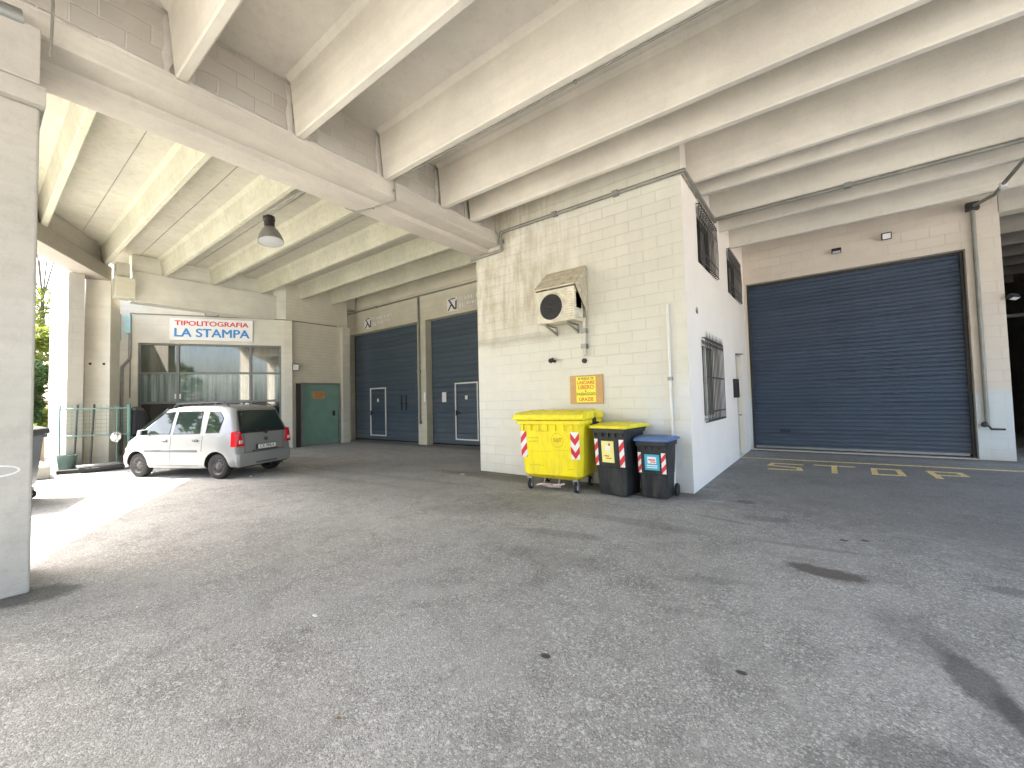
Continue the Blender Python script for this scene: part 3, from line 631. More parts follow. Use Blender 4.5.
# frame and panes
fr = MB(); F = .07
for a, b, z0, z1 in [(.10, .17, .02, 3.90), (4.34, 4.41, .02, 3.90), (.17, 4.34, 3.83, 3.90), (.17, 4.34, 2.82, 2.89), (.17, 4.34, 1.78, 1.86), (.17, 4.34, .02, .10)]: sbox(fr, a, b, z0, z1, -.12, -.04)
for sx in (1.20, 3.40): sbox(fr, sx-.04, sx+.04, .1, 3.83, -.115, -.035)
sbox(fr, 2.3-.03, 2.3+.03, .1, 1.78, -.115, -.035)
fo = obj('window_frame', fr, 'frame_grey', t)
for a, b in ((.17, 1.16), (1.24, 3.36), (3.44, 4.34)):
    for z0, z1, mt in ((2.89, 3.83, 'pane_upper'), (1.86, 2.82, 'pane_curtain'), (.1, 1.78, 'pane_lower')):
        k = MB(); sbox(k, a, b, z0, z1, -.10, -.085); obj('pane', k, mt, fo)
k = MB(); sbox(k, 1.12, 1.16, 1.95, 2.12, -.035, -.01); sbox(k, 1.26, 1.30, 1.95, 2.12, -.035, -.01); obj('handle', k, 'white_paint', fo)
# green door with frame, notice and handle
k = MB(); k.box(-16.455, -16.41, 7.97, 9.49, .03, 2.44); gd = obj('green_door', k, 'green_door', t, bevel=.005)
k = MB(); k.box(-16.44, -16.30, 7.92, 7.965, 0, 2.49).box(-16.44, -16.30, 9.495, 9.54, 0, 2.49).box(-16.44, -16.30, 7.966, 9.494, 2.445, 2.49); obj('door_frame', k, 'grey_metal', gd)
k = MB(); k.box(-16.408, -16.402, 8.41, 8.90, 1.86, 2.16); obj('notice', k, 'board', gd)
for i in range(3):
    k = MB(); k.box(-16.401, -16.398, 8.46+.05*(i == 2), 8.85-.05*(i == 2), 2.08-i*.08, 2.115-i*.08); obj('notice_line', k, 'notice_red', gd)
k = MB(); k.box(-16.40, -16.385, 9.24, 9.34, 1.15, 1.36).tube([(-16.39, 9.30, 1.27), (-16.32, 9.30, 1.27), (-16.32, 9.14, 1.27)], .014, 8); obj('handle', k, 'black', gd)
k = MB(); k.box(-16.32, -16.26, 7.70, 7.86, 0, 2.47); obj('rubber_strip', k, 'dark_metal', t)
k = MB(); k.box(-16.30, -16.22, 7.87, 7.915, .02, 2.5); obj('drain_pipe', k, 'grey_metal', t)
# the sign
t = thing('shop_sign', 'white rectangular sign with red and blue lettering above the glass shopfront', 'sign', sp(2.24, 4.0))
k = MB(); sbox(k, .99, 3.49, 4.02, 4.80, .012, .06); obj('sign_board', k, 'sign_white', t, bevel=.004)
fm = frame4(sp(2.24, 4.615, .0635), (SD.x, SD.y, 0)); text('lettering', 'TIPOLITOGRAFIA', .235, 'sign_red', fm, t, sx=1.22, thick=.008)
fm = frame4(sp(2.24, 4.27, .0635), (SD.x, SD.y, 0)); text('lettering', 'LA STAMPA', .42, 'sign_blue', fm, t, sx=1.06, thick=.012)
# lamps on the walls
def flood(name, label, p, d, w_=.22, h=.16, glass='lens', tilt=.5):
    t = thing(name, label, 'floodlight', p); dn = Vector((d[0], d[1], 0)).normalized(); sd = Vector((-dn.y, dn.x, 0))
    X = Matrix.Translation(p) @ Matrix(((sd.x, dn.x, 0, 0), (sd.y, dn.y, 0, 0), (0, 0, 1, 0), (0, 0, 0, 1)))
    k = MB().at(X); k.tube([(0, .0, 0), (0, .09, 0), (0, .12, -.02)], .016, 6).box(-.05, .05, .0, .012, -.05, .05); obj('bracket', k, 'black', t)
    Y = X @ Matrix.Translation((0, .16, -.03)) @ Matrix.Rotation(-tilt, 4, 'X')
    k = MB().at(Y); k.hexa([(-w_/2, -.04, -h/2), (w_/2, -.04, -h/2), (w_/2*.8, -.09, -h*.3), (-w_/2*.8, -.09, -h*.3)][:0] or [(-w_/2, -.06, -h/2), (w_/2, -.06, -h/2), (w_/2, .04, -h/2), (-w_/2, .04, -h/2)], [(-w_/2, -.06, h/2), (w_/2, -.06, h/2), (w_/2, .04, h/2), (-w_/2, .04, h/2)]); obj('housing', k, 'black', t, bevel=.01)
    k = MB().at(Y); k.box(-w_/2+.02, w_/2-.02, .041, .046, -h/2+.02, h/2-.02); obj('lens', k, glass, t)
flood('floodlight', 'small black floodlight on the wall above the navy shutter, left one', (.42, 13.82, 5.32), (0, -1), .20, .11, 'lens', .9)
flood('floodlight', 'small floodlight with a bright white lens above the navy shutter, right one', (1.40, 13.82, 5.46), (0, -1), .19, .17, 'tag_white', .35)
flood('floodlight', 'white faced lamp on the wall up left of the green door', (-16.34, 7.66, 3.12), (1, -.2), .24, .26, 'tag_white', .2)
flood('floodlight', 'dark lamp under the ledge beam right over the printed sign', sp(2.24, 5.0), (SN[0], SN[1]), .4, .14, 'lens', .9)
flood('floodlight', 'small white lamp sticking out from the right edge of the block pillar', (3.27, 13.9, 3.62), (.8, -.6), .26, .12, 'tag_white', 1.1)
# conduits
def pipe(label, pts, r, mat='conduit_metal', clips=()):
    t = thing('conduit', label, 'pipe', pts[0]); k = MB().tube(pts, r); obj('pipe', k, mat, t, smooth=True)
    for c_ in clips:
        k = MB().box(c_[0]-r*1.5, c_[0]+r*1.5, c_[1]-r*1.5, c_[1]+r*1.5, c_[2]-r*1.2, c_[2]+r*1.2); obj('clip', k, 'grey_metal', t)
pipe('dark conduit round the top of the block building, stepping under the girder', [(-6.52, 7.14, 4.93), (-5.60, 7.14, 4.95), (-5.60, 7.14, 5.35), (-1.70, 7.14, 5.36), (-1.70, 9.62, 5.31)], .035, clips=[(-4.2, 7.14, 5.353), (-2.9, 7.14, 5.357), (-5.6, 7.14, 5.15)])
pipe('long grey pipe fixed below a ceiling beam at the right', [(-1.70, 9.50, 5.31), (7.0, 9.50, 5.31)], .035, clips=[(.5, 9.5, 5.31), (3.0, 9.5, 5.31)])
t = thing('conduit', 'thick dark pipe coming down the block pillar beside the navy shutter to a small tap', 'pipe', (2.88, 13.7, 0))
k = MB().tube([(2.76, 8.2, 5.30), (2.76, 11.8, 5.30), (2.88, 13.6, 5.72)], .032); k.tube([(2.88, 13.76, 5.72), (2.88, 13.76, .78)], .042); obj('pipe', k, 'conduit_metal', t, smooth=True)
k = MB().box(2.77, 2.98, 13.68, 13.815, 5.66, 5.84); obj('junction_box', k, 'dark_metal', t, bevel=.01)
k = MB().box(2.72, 2.80, 11.25, 11.35, 5.24, 5.34); obj('clip', k, 'white_paint', t)
k = MB().tube([(2.88, 13.74, .78), (2.92, 13.68, .70), (3.12, 13.66, .70)], .022, 8).ball((2.83, 13.72, .80), .06); obj('tap', k, 'dark_metal', t, smooth=True)
pipe('thin conduit along the back facade above the slate shutters', [(-17.3, 10.44, 5.70), (-7.0, 10.44, 5.70)], .028, clips=[(-15, 10.44, 5.7)])
pipe('vertical conduit between the two slate shutters', [(-12.33, 10.45, 5.66), (-12.33, 10.45, .8)], .04, clips=[(-12.33, 10.45, 2.8), (-12.33, 10.45, .85)])
pipe('thin long conduit along the lower edge of a ceiling beam and over the girder', [(6.9, 4.31, 5.37), (-5.64, 4.31, 5.37), (-5.64, 4.33, 5.03), (-6.45, 4.1, 4.985), (-6.54, 3.95, 5.04), (-6.54, 3.86, 5.75), (-9.55, 3.86, 5.78)], .013, clips=[(-2.2, 4.31, 5.37), (-4.9, 4.31, 5.37), (-5.64, 4.31, 5.2), (-6.1, 4.2, 5.0)])
pipe('thin dark conduit on the wall just above the printed sign', [sp(-.1, 2.0, .02), sp(-.1, 4.9, .02), sp(4.55, 4.9, .02), (-16.3, 9.4, 4.9)], .018)
pipe('bent waste pipe left of the shopfront windows', [sp(-.10, 4.8, .05), sp(-.10, 3.35, .05), sp(-.30, 3.05, .05), sp(-.30, .1, .05)], .04, 'grey_metal')
pipe('short white downpipe from the air conditioner', [(-3.62, 7.14, 3.15), (-3.62, 7.14, 2.42)], .035, 'offwhite', [(-3.62, 7.14, 2.9), (-3.62, 7.14, 2.6)])
pipe('thin tall white pipe on the cream wall near its right corner', [(-2.06, 7.165, 3.17), (-2.06, 7.165, .02)], .024, 'white_paint', [(-2.06, 7.165, 1.9)])
for s, z0, z1, l in ((-.42, 3.95, 4.85, 'pale blue light panel in the corner behind the far column'), (-.14, 4.2, 4.8, 'short pale blue panel between the light panel and the printed sign')):
    k = MB(); sbox(k, s-.07, s+.07, z0, z1, .01, .12); obj('light_panel', k, 'pale_blue', bevel=.01, label=l, cat='light panel')
k = MB(); sbox(k, -.52, -.42, 2.55, 2.75, .01, .08); obj('switch_box', k, 'white_paint', bevel=.01, label='small white switch box on the wall behind the far column', cat='switch box')

# ================================================================ air conditioner
t = thing('air_conditioner', 'dirty cream fan unit with a rusty sloping metal hood on the block wall', 'air conditioner', (-4.0, 7.2, 3.0))
k = MB(); k.box(-4.43, -3.60, 6.74, 7.08, 3.07, 3.71); obj('casing', k, 'ac_white', t, bevel=.02)
k = MB(); k.lathe([(.265, 0), (.275, -.012), (.25, -.02), (.245, .0)], (-4.10, 6.738, 3.37), 'y', 32)
obj('fan_ring', k, 'ac_white', t, smooth=True)
k = MB(); k.cyl((-4.10, 6.739, 3.37), (-4.10, 6.730, 3.37), .247, n=32); fan = obj('fan', k, 'black', t)
k = MB()
for r in (.06, .11, .16, .21): k.lathe([(r-.004, 0), (r, -.004), (r+.004, 0)], (-4.10, 6.726, 3.37), 'y', 24)
for i in range(10):
    a = math.pi*i/10; dx, dz = math.cos(a)*.245, math.sin(a)*.245; k.tube([(-4.10-dx, 6.724, 3.37-dz), (-4.10+dx, 6.724, 3.37+dz)], .0035, 4)
obj('fan_guard', k, 'dark_metal', t)
k = MB()
for i in range(11): k.box(-3.80, -3.64, 6.732, 6.739, 3.14+i*.045, 3.155+i*.045)
obj('louvre', k, 'ac_hood', t)
k = MB(); k.box(-3.618, -3.60, 6.80, 7.02, 3.3, 3.6).box(-3.618, -3.57, 6.85, 7.0, 3.12, 3.25); obj('valve_cover', k, 'offwhite', t, bevel=.006)
k = MB(); k.prism([(-4.47, 6.70, 3.73), (-3.56, 6.70, 3.73), (-3.56, 7.17, 4.16), (-4.47, 7.17, 4.16)], (0, 0, .012))
k.prism([(-3.56, 6.70, 3.73), (-3.56, 7.18, 4.16), (-3.56, 7.18, 3.0), (-3.56, 7.10, 3.3)], (.008, 0, 0)).prism([(-4.47, 6.70, 3.73), (-4.47, 7.18, 4.16), (-4.47, 7.18, 3.70)], (-.008, 0, 0)).box(-4.47, -3.55, 6.692, 6.70, 3.715, 3.745)
obj('hood', k, 'ac_hood', t)
for x in (-4.26, -3.78):
    k = MB(); k.box(x-.02, x+.02, 6.76, 7.19, 3.03, 3.055).prism([(x-.02, 6.78, 3.03), (x-.02, 6.83, 3.03), (x-.02, 7.19, 2.93), (x-.02, 7.19, 2.89)], (.04, 0, 0)).box(x-.02, x+.02, 7.17, 7.19, 2.87, 3.03); obj('bracket', k, 'grey_metal', t)

# ---- notice board
t = thing('notice_board', 'yellow notice on a brown wooden board above the yellow container', 'notice board', (-3.62, 7.2, 1.8))
k = MB(); k.box(-3.98, -3.29, 7.165, 7.195, 1.50, 2.05); obj('board', k, 'board', t, bevel=.004)
k = MB(); k.box(-3.84, -3.43, 7.158, 7.164, 1.53, 2.02); obj('poster', k, 'notice_yellow', t)
for i, (b, sz, mt) in enumerate([('SI PREGA DI', .062, 'notice_green'), ('LASCIARE', .085, 'notice_red'), ('LIBERO', .105, 'notice_red'), ('IL', .05, 'notice_green'), ('PASSAGGIO', .075, 'notice_green'), ('GRAZIE', .09, 'notice_red')]):
    text('lettering', b, sz, mt, frame4((-3.635, 7.156, [1.98, 1.905, 1.815, 1.745, 1.685, 1.585][i]), (1, 0, 0)), t, depth=.002, bold=.002)

# ================================================================ waste containers
P('bin_slate', (.035, .045, .06), .4, 0, var=.15, sc=5, bump=.06); P('strap_pink', (.55, .42, .38), .7)
def stripes(mb, x0, x1, z0, z1, y, n, slope, chev=False):
    """diagonal red bars on a white ground; mat 0 white plate, mat 1 red"""
    mb.mat(0).quad((x0, y(z0), z0), (x1, y(z0), z0), (x1, y(z1), z1), (x0, y(z1), z1)); mb.mat(1)
    H = (z1-z0); ph = H/n
    def clip(p):  # clip polygon to z range
        out = []
        for lim, sg in ((z0, 1), (z1, -1)):
            out = []
            for a, b in zip(p, p[1:]+p[:1]):
                ia, ib = sg*(a[1]-lim) >= 0, sg*(b[1]-lim) >= 0
                if ia: out.append(a)
                if ia != ib:
                    t_ = (lim-a[1])/(b[1]-a[1]); out.append((a[0]+(b[0]-a[0])*t_, lim))
            p = out
            if len(p) < 3: return []
        return p
    segs = [(x0, (x0+x1)/2, -slope), ((x0+x1)/2, x1, slope)] if chev else [(x0, x1, slope)]
    for a, b, sl_ in segs:
        for i in range(-2, n+3):
            zb = z0+i*ph; p = clip([(a, zb), (b, zb+sl_*(b-a)), (b, zb+sl_*(b-a)+ph*.5), (a, zb+ph*.5)]) if not (chev and a == segs[0][0]) else clip([(a, zb-sl_*(b-a)), (b, zb), (b, zb+ph*.5), (a, zb-sl_*(b-a)+ph*.5)])
            if len(p) >= 3: mb.add([(q[0], y(q[1])-.002, q[1]) for q in p], [tuple(range(len(p)))])
def skirt(levels):   # tapered body from levels (z, x half, y front, y back), chamfered corners
    mb = MB(); n = 8; vs = []
    for z, hx, yf, yb, c_ in levels:
        vs += [(-hx+c_, yf, z), (hx-c_, yf, z), (hx, yf+c_, z), (hx, yb-c_, z), (hx-c_, yb, z), (-hx+c_, yb, z), (-hx, yb-c_, z), (-hx, yf+c_, z)]
    fs = [tuple(range(n-1, -1, -1)), tuple((len(levels)-1)*n+i for i in range(n))]
    for j in range(len(levels)-1):
        for i in range(n): fs.append((j*n+i, j*n+(i+1) % n, (j+1)*n+(i+1) % n, (j+1)*n+i))
    return mb.add(vs, fs)
def big_container(loc, rz, label, body, lid, emblem=True):
    t = thing('wheeled_container', label, 'waste container', loc, rz)
    b = skirt([(.20, .50, -.33, .33, .05), (.27, .60, -.42, .42, .08), (.62, .635, -.455, .455, .09), (1.12, .665, -.49, .49, .09)])
    obj('body', b, body, t, world=False, smooth=30, bevel=.012)
    k = skirt([(1.12, .70, -.525, .53, .07), (1.185, .70, -.525, .53, .07), (1.19, .68, -.51, .51, .07)]); obj('rim', k, body, t, world=False, bevel=.008)
    for i in range(7):
        k = MB(); k.box(-.54+i*.17, -.525+i*.17, -.522, -.485, 1.02, 1.119); obj('rib', k, body, t, world=False)
    k = MB(); prof = [(-.56, 1.195), (-.575, 1.235), (-.55, 1.285), (-.40, 1.325), (0, 1.345), (.42, 1.33), (.53, 1.29), (.54, 1.195)]
    k.prism([(-.715, a, b_) for a, b_ in prof], (1.43, 0, 0)); k.box(-.72, .72, -.60, -.56, 1.20, 1.235)
    lo = obj('lid', k, lid, t, world=False, bevel=.012)
    for i in range(5):
        k = MB(); k.box(-.6+i*.28, -.5+i*.28, -.30, .40, 1.338, 1.350); obj('lid_rib', k, lid, lo, world=False, bevel=.004)
    for s in (-1, 1):
        k = MB(); k.prism([(s*.66, -.10, 1.03), (s*.66, .10, 1.03), (s*.66, .04, 1.30), (s*.66, -.04, 1.30)], (s*.07, 0, 0)).cyl((s*.66, 0, 1.12), (s*.80, 0, 1.12), .03); obj('trunnion', k, 'black', t, world=False, bevel=.005)
        k = MB(); k.box(s*.70-.03, s*.70+.03, -.35, .45, 1.21, 1.325); obj('lid_arm', k, lid, t, world=False, bevel=.01)
    for sx in (-1, 1):
        for sy in (-1, 1):
            cx, cy = sx*.47, sy*.36
            k = MB(); k.box(cx-.05, cx+.05, cy-.05, cy+.05, .19, .215).box(cx-.045, cx-.035, cy-.03, cy+.04, .06, .19).box(cx+.035, cx+.045, cy-.03, cy+.04, .06, .19); w_ = obj('caster', k, 'grey_metal', t, world=False)
            k = MB(); k.cyl((cx-.028, cy, .085), (cx+.028, cy, .085), .085, n=20); obj('tyre', k, 'rubber', w_, world=False, bevel=.008)
            k = MB(); k.cyl((cx-.031, cy, .085), (cx+.031, cy, .085), .045, n=14); obj('hub', k, 'tag_white', w_, world=False)
    k = MB(); k.tube([(-.18, -.30, .20), (-.18, -.38, .10), (.12, -.38, .10), (.12, -.30, .20)], .014, 6); obj('foot_brake', k, 'grey_metal', t, world=False)
    yf = lambda z: -.455-(z-.62)*.07-.004 if z > .62 else -.455-.004+(.62-z)*.1
    for x0, x1, ch in ((-.66+.06, -.66+.19, False), (.43, .60, True)):
        k = MB(); stripes(k, x0, x1, .56, 1.0, yf, 2, 1.1 if not ch else 1.2, ch); obj('reflector', k, ['tag_white', 'tag_red'], t, world=False, fix=False)
    if emblem:
        k = MB(); n = 40
        for i in range(n):
            a0, a1 = 2*math.pi*i/n, 2*math.pi*(i+1)/n
            f_ = lambda r, a: (.17+r*math.cos(a), yf(.86+r*math.sin(a))-.001, .86+r*math.sin(a))
            k.quad(f_(.12, a0), f_(.12, a1), f_(.113, a1), f_(.113, a0))
        obj('emblem_ring', k, 'tag_olive', t, world=False, fix=False)
        text('emblem', 'B&', .10, 'tag_olive', frame4((.145, yf(.86)-.004, .86), (1, 0, 0)), t, .002, False)
        text('emblem', 'T', .10, 'tag_red', frame4((.228, yf(.86)-.004, .86), (1, 0, 0)), t, .002, False)
        for x, z, n_, h in [(-.33, .88, 7, .03), (-.33, .82, 6, .03), (-.28, .42, 9, .025), (.42, .38, 4, .02), (.17, .69, 12, .012), (-.12, 1.0, 8, .03), (-.2, .66, 14, .012)]:
            k = MB(); random.seed(int(z*100))
            for i in range(n_):
                u = x-n_*.016+i*.034; y_ = yf(z)-.0015; a = random.uniform(.4, 1)*h; k.quad((u, y_, z), (u+.014, y_, z), (u+.014, y_, z+a), (u, y_, z+a))
            obj('printed_lettering', k, 'tag_olive', t, world=False, fix=False)
    return t
YC = (-3.90, 6.58, 0); YR = .10
_y = big_container(YC, YR, 'big yellow wheeled container with a round emblem and red white reflectors', 'bin_yellow', 'lid_yellow')
_y.scale = (.94, .95, 1.04)
big_container((-11.50, .24, 0), -.35, 'dark grey wheeled container in the sun half hidden by the near column', 'bin_slate', 'bin_grey', False)
def wheelie(loc, rz, W, D, Hh, lid, label, tag_col, tag_w, tagx):
    t = thing('wheelie_bin', label, 'wheelie bin', loc, rz); w2, d2 = W/2, D/2
    b = skirt([(.02, w2*.80, -d2*.72, d2*.62, .02), (Hh*.40, w2*.88, -d2*.80, d2*.74, .03), (Hh*.405, w2*.90, -d2*.83, d2*.77, .03), (Hh-.14, w2*.97, -d2*.94, d2*.92, .03)])
    obj('body', b, 'bin_grey', t, world=False, smooth=30, bevel=.01)
    k = skirt([(Hh-.14, w2*1.04, -d2*1.03, d2, .03), (Hh-.07, w2*1.05, -d2*1.04, d2, .03)]); obj('rim', k, 'bin_grey', t, world=False, bevel=.006)
    for i in range(5):
        x = -w2*.8+i*w2*.4; k = MB(); k.box(x-.008, x+.008, -d2*1.03, -d2*.92, Hh-.20, Hh-.141); obj('rib', k, 'bin_grey', t, world=False)
    k = MB(); k.box(-w2*.9, w2*.9, d2, d2+.10, Hh-.10, Hh-.07); k.tube([(-w2*.75, d2+.12, Hh-.03), (w2*.75, d2+.12, Hh-.03)], .016, 8); obj('handle', k, 'bin_grey', t, world=False)
    k = MB(); prof = [(-d2*1.08, Hh-.068), (-d2*1.10, Hh-.045), (-d2*1.0, Hh-.02), (-d2*.3, Hh+.0), (d2*.6, Hh+.005), (d2+.10, Hh-.025), (d2+.12, Hh-.066)]
    k.prism([(-w2*1.09, a, b_) for a, b_ in prof], (W*1.09, 0, 0)); lo = obj('lid', k, lid, t, world=False, bevel=.01)
    k = MB(); k.box(-w2*.6, w2*.6, -d2*.2, d2*.5, Hh+.004, Hh+.016); obj('lid_panel', k, lid, lo, world=False, bevel=.005)
    for s in (-1, 1):
        x = s*(w2*.86+.02); k = MB(); k.cyl((x-.022, d2*.86, .10), (x+.022, d2*.86, .10), .10, n=24); w_ = obj('wheel', k, 'rubber', t, world=False, bevel=.01)
        k = MB(); k.cyl((x-.026, d2*.86, .10), (x+.026, d2*.86, .10), .055, n=14); obj('hub', k, 'bin_grey', w_, world=False)
    yf = lambda z: -d2*.83-(z-Hh*.405)/(Hh*.595-.14)*d2*.11-.006
    for x0, x1 in ((-w2*.88, -w2*.68), (w2*.58, w2*.86)):
        k = MB(); stripes(k, x0, x1, Hh*.42, Hh-.24, yf, 2, 1.2); obj('reflector', k, ['tag_white', 'tag_red'], t, world=False, fix=False)
    z0, z1 = Hh*.47, Hh-.27
    k = MB(); k.hexa([(tagx-tag_w/2, yf(z0)-.003, z0), (tagx+tag_w/2, yf(z0)-.003, z0), (tagx+tag_w/2, yf(z0)+.004, z0), (tagx-tag_w/2, yf(z0)+.004, z0)], [(tagx-tag_w/2, yf(z1)-.003, z1), (tagx+tag_w/2, yf(z1)-.003, z1), (tagx+tag_w/2, yf(z1)+.004, z1), (tagx-tag_w/2, yf(z1)+.004, z1)])
    st = obj('sticker', k, tag_col, t, world=False)
    k = MB(); hz = z1-z0
    def q_(a, b_, c_, d, yy=-.0055): k.quad((tagx+tag_w*a, yf(z0+hz*c_)+yy, z0+hz*c_), (tagx+tag_w*b_, yf(z0+hz*c_)+yy, z0+hz*c_), (tagx+tag_w*b_, yf(z0+hz*d)+yy, z0+hz*d), (tagx+tag_w*a, yf(z0+hz*d)+yy, z0+hz*d))
    k.mat(0)
    if tag_col == 'tag_blue':
        q_(-.3, .3, .42, .86); q_(-.36, .36, .26, .33); q_(-.36, .36, .14, .2); k.mat(1); q_(-.22, .22, .62, .70, -.007); q_(-.1, .25, .5, .56, -.007)
    else:
        q_(-.2, .22, .55, .8); k.mat(1); q_(.1, .22, .78, .9, -.007); q_(-.3, .1, .28, .33, -.007); q_(-.15, .3, .18, .22, -.007)
    obj('sticker_print', k, ['tag_white', 'tag_red'], st, world=False, fix=False)
wheelie((-2.79, 6.64, 0), -.10, .61, .72, 1.17, 'lid_yellow', 'larger dark grey wheelie bin with a yellow lid and a pale yellow sticker', 'tag_yellow', .22, -.03)
wheelie((-2.19, 6.71, 0), .0, .50, .52, .97, 'lid_blue', 'smaller dark grey wheelie bin with a blue lid and a blue sticker', 'tag_blue', .23, -.0)

# ================================================================ the car
cf = Vector((-.919, -.394)); cl = Vector((.394, -.919))
CL = (-12.33, 3.66, 0)
car = thing('parked_car', 'small silver high-roofed five door car parked at the left by the shopfront', 'car', CL, math.atan2(cf.y, cf.x))
def ring(xb, xm, xt, zb, zbelt, zt, wl, wb, wt):
    pts = []; zm = zb+.10
    for (x, y, z) in [(xb, 0, zb), (xb, wl*.75, zb), (xb, wl-.05, zb+.03), (xb, wl, zm), (xb+(xm-xb)*.3, wl+.012, .48), (xb+(xm-xb)*.6, wl+.018, .66), (xb+(xm-xb)*.85, wb+.006, max(.72, zbelt-.10)), (xm, wb-.006, zbelt),
                      (xm+(xt-xm)*.5, wb+(wt-wb)*.49, zbelt+(zt-.05-zbelt)*.5), (xt, wt, zt-.05), (xt, wt-.035, zt-.012), (xt, wt-.10, zt), (xt, wt*.45, zt+.018), (xt, 0, zt+.024)]:
        pts.append((x, y, min(z, zt+.03)))
    return pts
ST = [(-1.755, -1.70, -1.50, .30, .98, 1.55, .70, .73, .58), (-1.74, -1.66, -1.46, .27, .98, 1.585, .765, .765, .605), (-1.66, -1.58, -1.38, .25, .98, 1.62, .80, .79, .625), (-1.2, -1.2, -1.05, .22, .98, 1.645, .81, .80, .63), (-.5, -.5, -.5, .20, .98, 1.655, .81, .80, .63),
      (.1, .1, .05, .20, .98, 1.65, .81, .80, .63), (.5, .55, .42, .20, .98, 1.60, .81, .80, .635), (.85, .85, .78, .20, .975, 1.325, .81, .798, .70), (1.14, 1.14, 1.12, .20, .965, 1.07, .805, .795, .765),
      (1.36, 1.35, 1.33, .21, .90, 1.00, .80, .775, .72), (1.52, 1.50, 1.46, .23, .84, .94, .785, .75, .67), (1.62, 1.60, 1.55, .26, .77, .86, .74, .71, .62), (1.68, 1.665, 1.63, .32, .68, .75, .64, .62, .54)]
def body_mesh():
    k = MB(); rings = []
    for s in ST:
        h = ring(*s); full = h+[(x, -y, z) for x, y, z in h[-2:0:-1]]; rings.append(full)
    n = len(rings[0]); vs = [p for r in rings for p in r]; fs = []
    for j in range(len(rings)-1):
        for i in range(n): fs.append((j*n+i, j*n+(i+1) % n, (j+1)*n+(i+1) % n, (j+1)*n+i))
    m_ = (n+2)//2
    for b in (0, (len(rings)-1)*n):
        for i in range(m_-1):
            a, a2 = i, i+1; c_, c2 = (n-i) % n, (n-i-1) % n
            f = [b+a, b+a2]+([b+c2] if c2 != a2 else [])+([b+c_] if c_ != a else [])
            fs.append(tuple(f))
    return k.add(vs, fs)
paint = body_mesh()
def sidey(x, z): return .797-(z-.98)*(.167/.62)
body = obj('body', paint, ['car_paint', 'black'], car, world=False)
cut = MB()
for x in (-1.2, 1.16):
    for s in (-1, 1): cut.cyl((x, s*.55, .285), (x, s*1.0, .285), .335, n=40)
for s in (-1, 1):
    for x, z0, z1 in ((.12, .30, .97), (-.80, .62, .97), (.95, .34, .97)): cut.box(x-.005, x+.005, s*.79, s*.86, z0, z1)
    cut.box(-.70, .95, s*.79, s*.86, .292, .302)
cut.box(-1.80, -1.66, -.56, .56, .565, .575).box(-1.80, -1.66, -.565, -.555, .58, .98).box(-1.80, -1.66, .555, .565, .58, .98)
cut.box(1.55, 1.83, -.35, .35, .36, .50)
co = obj('cutter', cut, 'black'); co.location = (0, 0, 0)
co.parent = car
bpy.context.view_layer.update()
bo = body.modifiers.new('cut', 'BOOLEAN'); bo.operation = 'DIFFERENCE'; bo.object = co; bo.solver = 'EXACT'; bo.use_self = True
try: bo.material_mode = 'TRANSFER'
except Exception: pass
dg = bpy.context.evaluated_depsgraph_get(); me = bpy.data.meshes.new_from_object(body.evaluated_get(dg)); body.modifiers.clear(); body.data = me
bpy.data.objects.remove(co)
me.polygons.foreach_set('use_smooth', [True]*len(me.polygons)); me.set_sharp_from_angle(angle=R_(32))
def sidepanel(mb, poly, off, s, th=.006):
    """polygon (x,z) laid on the tumblehome of the upper side"""
    a = [(x, s*(sidey(x, z)+off), z) for x, z in poly]; mb.prism(a, (0, -s*th*2, 0)); return mb
WF = [(1.02, 1.035), (.47, 1.50), (.18, 1.52), (.18, 1.02)]; WR = [(.06, 1.02), (.06, 1.52), (-.66, 1.515), (-.70, 1.03)]; WQ = [(-.88, 1.04), (-.86, 1.51), (-1.16, 1.49), (-1.28, 1.36), (-1.24, 1.05)]
